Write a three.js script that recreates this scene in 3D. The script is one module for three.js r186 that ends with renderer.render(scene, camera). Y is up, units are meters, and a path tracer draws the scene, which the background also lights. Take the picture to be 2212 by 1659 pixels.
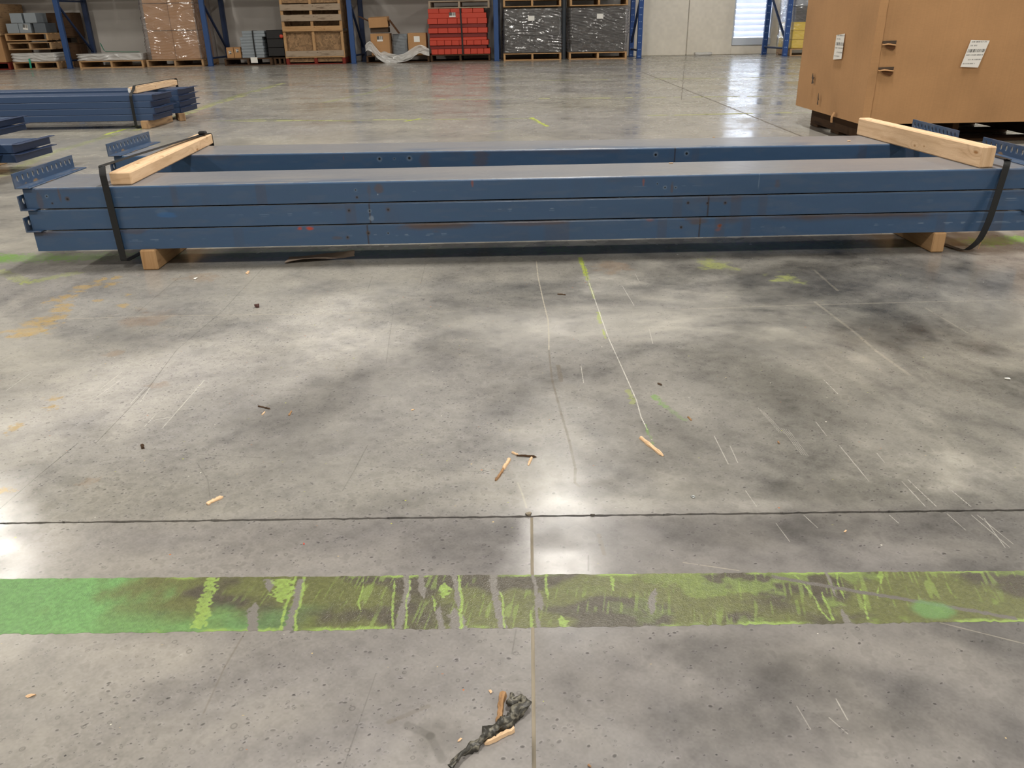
import * as THREE from 'three';
import { mergeGeometries, mergeVertices } from 'three/addons/utils/BufferGeometryUtils.js';
import { ConvexGeometry } from 'three/addons/geometries/ConvexGeometry.js';
import { RectAreaLightUniformsLib } from 'three/addons/lights/RectAreaLightUniformsLib.js';

// ---------------------------------------------------------------- camera, sky, lamps, exposure
const scene = new THREE.Scene();
const camera = new THREE.PerspectiveCamera(50.97, 2212 / 1659, 0.05, 80);
camera.position.set(0, 0.72, 0);
camera.rotation.order = 'YXZ';
camera.rotation.set(THREE.MathUtils.degToRad(-24.35), 0, THREE.MathUtils.degToRad(-1.02));
scene.add(camera);
const renderer = new THREE.WebGLRenderer({ antialias: true });
renderer.toneMapping = THREE.LinearToneMapping;
renderer.toneMappingExposure = 1.5;
renderer.shadowMap.enabled = true;
RectAreaLightUniformsLib.init();
scene.background = new THREE.Color(0.86, 0.94, 1.0);          // overcast daylight outside the openings
scene.backgroundIntensity = 5.0;
const LAMP_COLOUR = new THREE.Color(1.0, 0.955, 0.875);
const LAMP_POWER = 95;                                          // radiance of a fitting
const LAMP_Y = 6.5, LAMP_W = 0.46, LAMP_D = 1.25;
const LAMP_X = [-7.85, 0.72, 9.3], LAMP_Z = [-10.0, -3.3, 3.6], ROW_SHARE = [0.72, 1.18, 1.18];   // the far row is dimmed

// ---------------------------------------------------------------- random numbers and noise (seeded)
function rng(seed) { let s = seed >>> 0; return () => { s = (s + 0x6d2b79f5) >>> 0; let t = s; t = Math.imul(t ^ (t >>> 15), t | 1); t ^= t + Math.imul(t ^ (t >>> 7), t | 61); return ((t ^ (t >>> 14)) >>> 0) / 4294967296; }; }
const PERM = new Uint8Array(512), VAL = new Float32Array(256);
{ const r = rng(11); for (let i = 0; i < 256; i++) { PERM[i] = i; VAL[i] = r(); }
  for (let i = 255; i > 0; i--) { const j = Math.floor(r() * (i + 1)); const t = PERM[i]; PERM[i] = PERM[j]; PERM[j] = t; }
  for (let i = 0; i < 256; i++) PERM[i + 256] = PERM[i]; }
function vn(x, y) {
  const xf = Math.floor(x), yf = Math.floor(y); let u = x - xf, v = y - yf;
  u = u * u * (3 - 2 * u); v = v * v * (3 - 2 * v);
  const xi = xf & 255, yi = yf & 255, xj = (xi + 1) & 255, yj = (yi + 1) & 255, p = PERM[xi], q = PERM[xj];
  const a = VAL[PERM[p + yi]], b = VAL[PERM[q + yi]], c = VAL[PERM[p + yj]], d = VAL[PERM[q + yj]];
  return a + (b - a) * u + (c - a + (a - b - c + d) * u) * v;
}
function fbm(x, y, n) { let s = 0, a = 0.5, t = 0; for (let i = 0; i < n; i++) { s += a * vn(x, y); t += a; x = x * 2.03 + 17.3; y = y * 2.03 + 9.1; a *= 0.5; } return s / t; }
const clamp = (x, a = 0, b = 1) => (x < a ? a : x > b ? b : x);
const sstep = (a, b, x) => { const t = clamp((x - a) / (b - a)); return t * t * (3 - 2 * t); };
const mix = (a, b, t) => a + (b - a) * t;
const lin = (c) => (c <= 0.04045 ? c / 12.92 : Math.pow((c + 0.055) / 1.055, 2.4));
const SRGB = new Uint8Array(4097); for (let i = 0; i <= 4096; i++) { const c = i / 4096; SRGB[i] = Math.round(255 * (c <= 0.0031308 ? c * 12.92 : 1.055 * Math.pow(c, 1 / 2.4) - 0.055)); }
const hex = (h) => [lin(((h >> 16) & 255) / 255), lin(((h >> 8) & 255) / 255), lin((h & 255) / 255)];

// a colour texture from a function (u, v in 0..1 -> linear rgb)
function dataTexture(W, H, data, srgb = true) {
  const t = new THREE.DataTexture(data, W, H, THREE.RGBAFormat); t.magFilter = THREE.LinearFilter; t.minFilter = THREE.LinearFilter;
  t.wrapS = t.wrapT = THREE.RepeatWrapping; if (srgb) t.colorSpace = THREE.SRGBColorSpace; t.needsUpdate = true; return t;
}
function paint(W, H, f, srgb = true) {
  const d = new Uint8Array(W * H * 4), o = [0, 0, 0];
  for (let j = 0; j < H; j++) for (let i = 0; i < W; i++) {
    f((i + 0.5) / W, (j + 0.5) / H, o); const k = (j * W + i) * 4;
    for (let c = 0; c < 3; c++) d[k + c] = srgb ? SRGB[(clamp(o[c]) * 4096) | 0] : (clamp(o[c]) * 255) | 0;
    d[k + 3] = 255;
  }
  return dataTexture(W, H, d, srgb);
}
function tiled(t, ru, rv) { const c = t.clone(); c.repeat.set(ru, rv); c.needsUpdate = true; return c; }
const wrapN = (f) => (u, v) => { const a = sstep(0.85, 1, u), b = sstep(0.85, 1, v); return mix(mix(f(u, v), f(u - 1, v), a), mix(f(u, v - 1), f(u - 1, v - 1), a), b); };

// ---------------------------------------------------------------- scene helpers
const used = {};
function numbered(n) { const k = used[n] = (used[n] ?? -1) + 1; return k ? n + '_' + String(k).padStart(3, '0') : n; }
function tag(o, label, category, group, kind) { o.userData.label = label; if (category) o.userData.category = category; if (group) o.userData.group = group; if (kind) o.userData.kind = kind; return o; }
function thing(name, label, category, p = [0, 0, 0], turn = 0, group) { const o = new THREE.Group(); o.name = numbered(name); o.position.set(...p); o.rotation.y = turn; scene.add(o); return tag(o, label, category, group); }
function structure(name) { const o = new THREE.Group(); o.name = name; o.userData.kind = 'structure'; scene.add(o); return o; }
function mesh(name, g, m, parent, p, r) {
  const o = new THREE.Mesh(g, m); o.name = name; o.castShadow = o.receiveShadow = true;
  if (p) o.position.set(...p); if (r) o.rotation.set(...r);
  (parent ?? scene).add(o); return o;
}
function solo(name, g, m, label, category, p, r, group) { const o = mesh(numbered(name), g, m, scene, p, r); return tag(o, label, category, group); }
// box mapping in metres: u runs along the longer side of each face
function boxUV(g, su = 1, sv = 1, ou = 0, ov = 0) {
  g = g.index ? g.toNonIndexed() : g; if (!g.attributes.normal) g.computeVertexNormals();
  g.computeBoundingBox(); const s = new THREE.Vector3(); g.boundingBox.getSize(s); const S = [s.x, s.y, s.z];
  const P = g.attributes.position, N = g.attributes.normal, uv = new Float32Array(P.count * 2);
  for (let i = 0; i < P.count; i++) {
    const t = i - (i % 3); let n = [0, 0, 0]; for (let k = 0; k < 3; k++) { n[0] += N.getX(t + k); n[1] += N.getY(t + k); n[2] += N.getZ(t + k); }
    n = n.map(Math.abs); const m = n[0] > n[1] && n[0] > n[2] ? 0 : n[1] > n[2] ? 1 : 2;
    let [a, b] = [[1, 2], [0, 2], [0, 1]][m]; if (S[b] > S[a]) [a, b] = [b, a];
    const q = [P.getX(i), P.getY(i), P.getZ(i)]; uv[2 * i] = q[a] * su + ou + m * 0.37; uv[2 * i + 1] = q[b] * sv + ov + m * 0.21;
  }
  g.setAttribute('uv', new THREE.BufferAttribute(uv, 2)); return g;
}
const cache = new Map();
// a box with chamfered edges, its base at y = 0
function cbox(w, h, d, c = 0.004, su = 1, sv = 1, ou = 0) {
  const key = [w, h, d, c, su, sv, ou].map((x) => x.toFixed(4)).join(); if (cache.has(key)) return cache.get(key);
  c = Math.min(c, w * 0.3, h * 0.3, d * 0.3); const pts = [];
  for (const x of [-1, 1]) for (const y of [-1, 1]) for (const z of [-1, 1]) {
    const X = x * w / 2, Y = y * h / 2, Z = z * d / 2;
    pts.push(new THREE.Vector3(X - x * c, Y - y * c, Z), new THREE.Vector3(X - x * c, Y, Z - z * c), new THREE.Vector3(X, Y - y * c, Z - z * c));
  }
  const g = boxUV(new ConvexGeometry(pts), su, sv, ou, ou * 0.7); g.translate(0, h / 2, 0); cache.set(key, g); return g;
}
// a flat band following points, w wide across `side`, t thick
function ribbon(pts, w, t, side = new THREE.Vector3(1, 0, 0), n = 60, closed = false, tension = 0.12) {
  const c = new THREE.CatmullRomCurve3(pts.map((p) => new THREE.Vector3(...p)), closed, 'catmullrom', tension);
  const pos = [], idx = [], uv = [];
  for (let i = 0; i <= n; i++) {
    const p = c.getPoint(i / n), T = c.getTangent(i / n), s = (typeof side === 'function' ? side(i / n) : side).clone(); s.addScaledVector(T, -s.dot(T)).normalize();
    const N = new THREE.Vector3().crossVectors(T, s).normalize();
    for (const [a, b] of [[-1, -1], [1, -1], [1, 1], [-1, 1]]) { const q = p.clone().addScaledVector(s, a * w / 2).addScaledVector(N, b * t / 2); pos.push(q.x, q.y, q.z); uv.push(i * 0.05, a * 0.5 + 0.5); }
    if (i < n) for (let k = 0; k < 4; k++) { const a = i * 4 + k, b = i * 4 + (k + 1) % 4; idx.push(a, b, a + 4, b, b + 4, a + 4); }
  }
  if (!closed) { idx.push(0, 2, 1, 0, 3, 2); const e = n * 4; idx.push(e, e + 1, e + 2, e, e + 2, e + 3); }
  let g = new THREE.BufferGeometry(); g.setAttribute('position', new THREE.Float32BufferAttribute(pos, 3)); g.setAttribute('uv', new THREE.Float32BufferAttribute(uv, 2)); g.setIndex(idx);
  g = g.toNonIndexed(); g.computeVertexNormals(); return g;
}
function bar(a, b, w, d, c = 0.003) {           // a straight bar from a to b
  const A = new THREE.Vector3(...a), B = new THREE.Vector3(...b), L = A.distanceTo(B), g = cbox(w, L, d, c).clone();
  const q = new THREE.Quaternion().setFromUnitVectors(new THREE.Vector3(0, 1, 0), B.clone().sub(A).normalize()); g.applyQuaternion(q); g.translate(...a); return g;
}
// ---------------------------------------------------------------- materials
const std = (o) => new THREE.MeshStandardMaterial(o);
const GRAIN = paint(512, 512, (() => { const f = wrapN((u, v) => 0.5 * fbm(u * 10, v * 10, 4) + 0.3 * vn(u * 90, v * 90) + 0.2 * vn(u * 200, v * 200)); return (u, v, o) => { o[0] = o[1] = o[2] = f(u, v); }; })(), false);
const CLOUD = paint(256, 256, (() => { const f = wrapN((u, v) => fbm(u * 6 + 3, v * 6, 5)); return (u, v, o) => { const t = f(u, v); o[0] = o[1] = o[2] = t; }; })(), false);
function woodTexture(seed, base, dark, knots, worn) {
  const r = rng(seed), K = [], b = hex(base), d = hex(dark); for (let i = 0; i < knots; i++) K.push([r(), r() * 0.8 + 0.1, 0.008 + 0.012 * r()]);
  return paint(1024, 256, (u, v, o) => {
    let w = 0, kn = 0; for (const [ku, kv, kr] of K) { const dx = (u - ku) * 2, dy = (v - kv) * 0.5, q = Math.sqrt(dx * dx * 0.3 + dy * dy); w += 0.12 * Math.exp(-q * q / (kr * kr * 9)); kn = Math.max(kn, sstep(kr * 1.2, kr * 0.3, q)); }
    const y = v * 9 + 2.2 * fbm(u * 3 + seed, v * 2.2, 3) + w * 14, ring = Math.abs(((y % 1) + 1) % 1 - 0.5) * 2, line = Math.pow(ring, 3.2);
    const fibre = vn(u * 40, v * 420), t = clamp(0.55 * line * vn(u * 5, v * 5 + 7) + 0.25 * (fibre - 0.4) + 0.7 * kn + worn * sstep(0.5, 0.8, fbm(u * 7, v * 9 + seed, 4)));
    for (let c = 0; c < 3; c++) o[c] = mix(b[c], d[c], t);
  });
}
const PINE = woodTexture(3, 0xe8c6a0, 0xaa7a4a, 7, 0.25), OLDWOOD = woodTexture(9, 0xb2906a, 0x6f5540, 5, 0.7);
const GREYWOOD = woodTexture(5, 0xa89682, 0x6d5b4a, 4, 0.7);
const M = {};
M.pine = std({ map: tiled(PINE, 1 / 0.9, 1 / 0.22), roughness: 0.8, bumpMap: tiled(GRAIN, 3, 12), bumpScale: 0.0006 });
M.pallet = std({ map: tiled(PINE, 1 / 1.1, 1 / 0.3), color: 0xcfc2ad, roughness: 0.85 });
M.oldwood = std({ map: tiled(OLDWOOD, 1 / 1.1, 1 / 0.3), roughness: 0.88 });
M.greywood = std({ map: tiled(GREYWOOD, 1 / 1.1, 1 / 0.3), roughness: 0.9 });
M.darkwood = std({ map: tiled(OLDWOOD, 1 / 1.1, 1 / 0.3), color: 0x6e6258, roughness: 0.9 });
M.redwood = std({ map: tiled(OLDWOOD, 1 / 1.1, 1 / 0.3), color: 0xb2443c, roughness: 0.8 });
const OSB = paint(512, 512, (u, v, o) => {
  const i = Math.floor(u * 26 + 2 * vn(u * 20, v * 20)), j = Math.floor(v * 26 + 2 * vn(u * 20 + 40, v * 20)), h = VAL[(PERM[(i & 255)] + j) & 255], k = 0.6 + 0.55 * h, l = vn(u * 120, v * 160);
  const b = hex(0x9c7c5a); for (let c = 0; c < 3; c++) o[c] = b[c] * k * (0.8 + 0.4 * l);
});
M.osb = std({ map: OSB, roughness: 0.8 });
const CARD = paint(512, 512, (() => { const f = wrapN((u, v) => fbm(u * 4, v * 4 + 5, 4)); return (u, v, o) => { const b = hex(0xb0865c), t = 0.84 + 0.32 * f(u, v) + 0.05 * (vn(u * 256, 3) - 0.5) + 0.06 * (vn(u * 90, v * 300) - 0.5); for (let c = 0; c < 3; c++) o[c] = b[c] * t; }; })());
M.card = std({ map: CARD, roughness: 0.85 });
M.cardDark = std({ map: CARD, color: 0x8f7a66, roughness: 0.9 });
M.cardInside = std({ color: 0x4d3f33, roughness: 0.95 });
M.rack = std({ color: 0x294b80, roughness: 0.42, bumpMap: tiled(CLOUD, 8, 8), bumpScale: 0.0004 });
M.rackDark = std({ color: 0x1f3154, roughness: 0.5 });
M.bluePlain = std({ color: 0x34496a, roughness: 0.45 });
M.angle = std({ map: paint(512, 128, (u, v, o) => { const b = hex(0x3a5170), d = hex(0x8f8d8c), r = hex(0x9a7a4a), t = sstep(0.5, 0.72, fbm(u * 7, v * 5, 4)) * 0.22, q = sstep(0.66, 0.74, fbm(u * 6 + 9, v * 4, 4)) * 0.8; for (let c = 0; c < 3; c++) o[c] = mix(mix(b[c], d[c], t), r[c], q); }), roughness: 0.45 });
M.strap = std({ color: 0x15171a, roughness: 0.38 });
M.grey = std({ color: 0x8d959c, roughness: 0.55 });
M.greyDark = std({ color: 0x5a6169, roughness: 0.5 });
M.black = std({ color: 0x141215, roughness: 0.45 });
M.blackGloss = new THREE.MeshPhysicalMaterial({ color: 0x110f12, roughness: 0.4, clearcoat: 0.1, clearcoatRoughness: 0.2 });
M.red = std({ color: 0xc0402c, roughness: 0.45 });
M.redDeep = std({ color: 0x7d2620, roughness: 0.55 });
M.white = std({ color: 0xe8e6e0, roughness: 0.7 });
M.yellow = std({ color: 0xe2c21f, roughness: 0.5 });
M.green = std({ color: 0x2f9a7c, roughness: 0.5 });
const FOLDS = paint(512, 512, (() => { const f = wrapN((u, v) => { const w = fbm(u * 3 + 2, v * 6, 3), q = sstep(0.45, 0.75, fbm(u * 2.2 + 5, v * 5, 3)); return 0.55 * sstep(0.72, 0.97, 1 - Math.abs(2 * vn(u * 4 + 3 * w, v * 11 + u * 3) - 1)) + q * (0.3 * vn(u * 16, v * 30) + 0.15 * vn(u * 40, v * 70)) + 0.2 * vn(u * 3, v * 4 + 8); }); return (u, v, o) => { o[0] = o[1] = o[2] = f(u, v); }; })(), false);
M.film = new THREE.MeshPhysicalMaterial({ color: 0xfcfafc, roughness: 0.15, transmission: 0.95, thickness: 0, ior: 2.0, bumpMap: FOLDS, bumpScale: 0.006 });
M.filmWhite = new THREE.MeshPhysicalMaterial({ color: 0xe9e7e4, roughness: 0.22, transmission: 0.35, thickness: 0, clearcoat: 0.6, clearcoatRoughness: 0.1, bumpMap: FOLDS, bumpScale: 0.01 });
M.concreteWall = std({ map: tiled(paint(512, 512, (() => { const f = wrapN((u, v) => fbm(u * 3, v * 3, 5)), g = wrapN((u, v) => vn(u * 60, v * 60)); return (u, v, o) => { const b = hex(0xf0e9dc), t = 0.8 + 0.34 * f(u, v) + 0.08 * (g(u, v) - 0.5); for (let c = 0; c < 3; c++) o[c] = b[c] * t; }; })()), 1 / 3, 1 / 3), roughness: 0.8 });
M.greyWall = std({ map: tiled(paint(512, 512, (() => { const f = wrapN((u, v) => fbm(u * 3, v * 2 + 9, 5)); return (u, v, o) => { const t = 0.78 + 0.4 * f(u, v); o[0] = 0.56 * t; o[1] = 0.525 * t; o[2] = 0.49 * t; }; })()), 1 / 2.5, 1 / 2.5), roughness: 0.7 });  // darker grey for the wall panels behind the rack
M.wallPaint = std({ color: 0xcfccc6, roughness: 0.85 });
M.steelDeck = std({ color: 0xc9c8c4, roughness: 0.6 });
M.sealant = std({ map: tiled(CLOUD, 2, 9), color: 0xb0a48f, roughness: 0.8 });
M.jointFill = std({ color: 0x46413c, roughness: 0.95, bumpMap: tiled(GRAIN, 4, 4), bumpScale: 0.003 });
M.steel = std({ color: 0xb8bcbc, metalness: 0.9, roughness: 0.3 });
M.frameBlue = std({ color: 0xd2dae6, roughness: 0.5 });
M.slat = new THREE.MeshPhysicalMaterial({ color: 0xe8ebf5, roughness: 0.9, transmission: 0.32, thickness: 0 });
M.frosted = new THREE.MeshPhysicalMaterial({ color: 0xffffff, roughness: 0.9, transmission: 0.75, thickness: 0 });
M.pane = new THREE.MeshPhysicalMaterial({ color: 0xffffff, roughness: 0.05, transmission: 1, thickness: 0 });

// labels printed on paper: bars and illegible lines of print
function printed(W, H, rows, seed) {
  const r = rng(seed), bars = Array.from({ length: 160 }, () => r());
  return paint(W, H, (u, v, o) => {
    const y = 1 - v; let k = 0.8;
    for (const [a, b, x0, x1, kind] of rows) if (y > a && y < b && u > x0 && u < x1) k = kind === 1 ? (bars[Math.floor(u * 110)] > 0.45 ? 0.1 : 0.7) : (bars[Math.floor(u * 60 + a * 300) % 160] > 0.35 ? 0.32 : 0.75);
    o[0] = k; o[1] = k * 0.97; o[2] = k * 0.92;
  });
}
const BOXLABEL = printed(256, 320, [[0.05, 0.1, 0.08, 0.9, 0], [0.18, 0.23, 0.06, 0.44, 0], [0.33, 0.45, 0.05, 0.95, 1], [0.52, 0.57, 0.06, 0.95, 0], [0.68, 0.73, 0.22, 0.95, 0], [0.83, 0.87, 0.06, 0.7, 0]], 21);
M.boxLabel = std({ map: BOXLABEL, roughness: 0.6 });
M.smallLabel = std({ map: printed(64, 64, [[0.2, 0.28, 0.15, 0.8, 0], [0.45, 0.6, 0.15, 0.85, 1], [0.75, 0.82, 0.15, 0.6, 0]], 5), roughness: 0.6 });
// ---------------------------------------------------------------- floor: polished concrete slabs, their stains, scratches and partly painted light in metres on the floor
const LINE_RGB = [0x4a4844, 0xdedbd2, 0xc0b8a6, 0x6d655a, 0xa6b544, 0x6fa03c, 0x5f5b55].map(hex);
const FLOOR_LINES = [
  [0,2.0,0.45,-1.038,-2.4728,-1.0334,-2.2373,-1.0296,-2.0883],
  [0,1.8,0.5,-0.7982,-2.5458,-0.7978,-2.275,-0.7947,-2.121,-0.815,-1.8269,-0.7944,-1.6148,-0.7925,-1.5054,-0.7918,-1.3502],
  [0,1.8,0.6,-0.8265,-1.3546,-0.8386,-1.2368,-0.8464,-1.1297],
  [1,1.8,0.6,-0.6842,-1.6437,-0.6881,-1.4037],
  [1,1.8,0.6,-0.725,-1.4737,-0.7263,-1.4185],
  [1,1.8,0.6,-0.7201,-1.4454,-0.6905,-1.4582],
  [1,1.8,0.6,-0.8917,-1.6966,-0.8972,-1.6069],
  [1,1.8,0.6,-0.8726,-1.6649,-0.8869,-1.5624],
  [1,1.8,0.6,-0.8015,-1.6069,-0.7989,-1.5243],
  [1,1.8,0.6,-0.7911,-1.6064,-0.7821,-1.5349],
  [1,2.2,0.35,-1.1017,-1.7015,-1.1037,-1.6034],
  [0,1.5,0.35,-0.6953,-1.3284,-0.5701,-1.3001,-0.4537,-1.2843],
  [0,1.5,0.3,-0.7786,-1.2731,-0.699,-1.2989],
  [0,1.5,0.35,-0.5716,-1.2714,-0.5313,-1.2104,-0.5069,-1.1494],
  [2,7,0.28,-1.2456,-2.069,-0.9744,-2.0808,-0.8358,-2.081,-0.5823,-2.075,-0.3818,-2.0794],
  [2,6,0.2,0.4608,-2.0605,0.7505,-2.0755,1.1326,-2.0857,1.4008,-2.0865],
  [0,2.2,0.3,-0.3333,-2.1561,-0.3188,-2.0758,-0.3045,-1.8863,-0.2905,-1.7243],
  [0,2,0.35,-0.2746,-2.5488,-0.2686,-2.328],
  [0,2,0.35,-0.4277,-2.4184,-0.42,-2.2755],
  [2,3.0,0.75,0.0867,-2.5625,0.0854,-2.387,0.0919,-2.1461,0.0976,-1.9917,0.0935,-1.8666,0.0894,-1.7838],
  [3,5.0,0.6,0.0894,-1.7838,0.0877,-1.61,0.0976,-1.4409,0.1051,-1.3291,0.1086,-1.2254,0.1036,-1.1785,0.1118,-1.1656],
  [2,3,0.4,0.0066,-1.1818,0.0139,-1.1467,0.0202,-1.1041],
  [4,14,0.75,0.2321,-2.5908,0.235,-2.3453],
  [4,6,0.5,0.235,-2.3453,0.2359,-2.1657],
  [4,9,0.5,0.2344,-2.0461,0.2315,-1.9609],
  [4,6,0.7,0.2325,-1.9147,0.2335,-1.8543],
  [1,2.2,0.7,0.235,-2.3453,0.2378,-2.0587,0.2399,-1.8593,0.2499,-1.6456,0.2562,-1.4996,0.2538,-1.4208,0.2576,-1.3674],
  [0,1.5,0.6,0.2374,-2.5342,0.2344,-2.3136],
  [4,11,0.3,0.2465,-1.5462,0.2476,-1.4851],
  [5,5,0.8,0.2577,-1.387,0.2569,-1.3483],
  [5,4,0.6,0.2594,-1.3419,0.2587,-1.3112],
  [5,13,0.5,0.2952,-1.5208,0.3086,-1.468],
  [5,12,0.25,0.3086,-1.468,0.3368,-1.4039],
  [1,1.6,0.5,0.3299,-2.277,0.3385,-2.0987],
  [1,1.6,0.5,0.3502,-1.9201,0.3422,-1.8122],
  [1,1.6,0.5,0.1575,-1.6855,0.1551,-1.5904],
  [1,1.6,0.5,0.3849,-2.4018,0.3859,-2.3124],
  [3,10,0.6,0.1061,-1.6878,0.1077,-1.6007],
  [0,1.8,0.4,-0.2892,-1.1666,-0.2813,-1.2282,-0.2716,-1.3248],
  [0,1.6,0.3,-0.2766,-1.2498,-0.1638,-1.2349,-0.053,-1.2203],
  [2,8,0.2,0.8348,-2.1046,0.8509,-1.8723,0.8526,-1.7377,0.8667,-1.601],
  [2,8,0.16,0.9384,-2.4011,0.934,-2.1969],
  [2,6,0.16,1.1078,-2.037,1.1217,-1.8477],
  [1,0.7,0.42,0.4941,-1.4532,0.5041,-1.3484],
  [1,0.7,0.42,0.4969,-1.4467,0.5076,-1.3454],
  [1,0.7,0.42,0.5005,-1.4385,0.512,-1.3416],
  [1,0.7,0.45,0.5134,-1.364,0.5176,-1.2607],
  [1,0.7,0.45,0.517,-1.3621,0.521,-1.259],
  [1,0.7,0.45,0.5206,-1.3602,0.5243,-1.2573],
  [1,0.7,0.45,0.5241,-1.3582,0.5277,-1.2556],
  [1,1.5,0.4,0.6734,-1.5844,0.6768,-1.5124],
  [1,1.5,0.4,0.5971,-1.2927,0.5996,-1.1666],
  [1,1.5,0.4,0.6542,-1.1648,0.6573,-1.0881],
  [1,1.5,0.4,0.6668,-1.1694,0.6745,-1.0876],
  [1,1.5,0.4,0.7224,-1.1328,0.7286,-1.0858],
  [1,1.5,0.4,0.3986,-1.3001,0.3964,-1.237],
  [1,1.5,0.4,0.3787,-1.3374,0.3786,-1.2322],
  [1,1.5,0.4,0.385,-1.1441,0.3898,-1.0968],
  [1,1.5,0.4,0.5874,-1.3874,0.5875,-1.3295],
  [1,1.5,0.4,0.6526,-1.2615,0.6523,-1.228],
  [1,1.4,0.35,0.7171,-1.0613,0.7283,-0.9759],
  [1,1.4,0.35,0.726,-1.0611,0.7382,-0.9842],
  [1,1.4,0.35,0.7316,-1.0512,0.7216,-0.9761],
  [1,1.4,0.35,0.6812,-1.0657,0.6872,-1.0214],
  [1,1.4,0.35,0.5899,-1.0654,0.5945,-1.0429],
  [1,1.4,0.35,0.4063,-1.0487,0.4122,-0.9998],
  [1,1.4,0.35,0.4566,-1.0696,0.466,-1.0344],
  [1,1.4,0.35,0.3672,-0.6938,0.3688,-0.6634],
  [1,1.4,0.35,0.3188,-0.6846,0.3232,-0.6515],
  [1,1.4,0.35,0.3494,-0.6671,0.3614,-0.6444],
  [1,1.4,0.35,0.1124,-0.5556,0.1259,-0.5254],
  [2,2,0.35,0.2433,-0.9538,0.3182,-0.9329],
  [2,2,0.3,0.5485,-0.8182,0.6327,-0.7779],
  [0,2.5,0.7,0.1078,-0.9744,0.1045,-0.939],
  [3,7,0.6,0.1286,-1.0263,0.1312,-0.9765],
  [0,2,0.35,-0.0003,-0.8193,-0.006,-0.776],
  [0,1.6,0.3,-0.1713,-0.7464,-0.1859,-0.6115],
  [3,2.5,0.4,-0.3525,-0.8241,-0.3595,-0.7625,-0.3609,-0.6899],
  [3,6,0.4,-0.1457,-0.6717,-0.1033,-0.6943],
  [0,10,0.35,-0.1244,-0.6679,-0.097,-0.6513,-0.0819,-0.6204],
  [4,22,0.4,0.3901,-11.0201,1.7853,-10.8295,2.7029,-10.76,3.6358,-10.7723],
  [4,28,0.35,-1.047,-8.56,0.0226,-8.401,1.3748,-8.2845,2.8064,-8.2504],
  [4,30,0.45,-2.25,-6.8868,-0.7252,-6.7475,0.1994,-6.6997],
  [5,30,0.35,1.1274,-6.7507,2.4332,-6.7763],
  [4,34,0.75,-0.8083,-6.6638,-0.7129,-6.8114],
  [4,30,0.85,0.182,-6.7355,0.2866,-6.1978],
  [4,22,0.5,-0.1184,-5.9052,-0.0371,-5.9717],
  [4,90,0.42,-2.8248,-6.3668,-2.9005,-7.6396,-2.9761,-9.563,-2.9618,-11.353],
  [4,70,0.3,-1.8067,-8.4072,-1.5262,-9.564,-1.4255,-10.8124],
  [4,40,0.5,-2.938,-6.1144,-2.9341,-6.584],
  [4,80,0.32,-2.7253,-4.4154,-2.8855,-5.2579,-2.8727,-6.1574],
  [4,60,0.4,-2.4092,-6.9114,-2.0519,-6.9892,-1.2789,-6.7366],
  [5,95,0.55,-2.0698,-2.7126,-1.7531,-2.7153,-1.5287,-2.7123,-1.2745,-2.7132],
  [5,95,0.6,1.6141,-2.6986,1.7535,-2.7204,2.0786,-2.7293],
  [5,95,0.25,-1.2745,-2.7132,0.1568,-2.6948,1.6141,-2.6986],
  [4,40,0.3,-1.6634,-2.5584,-1.4988,-2.4216,-1.401,-2.5158],
];
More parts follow.
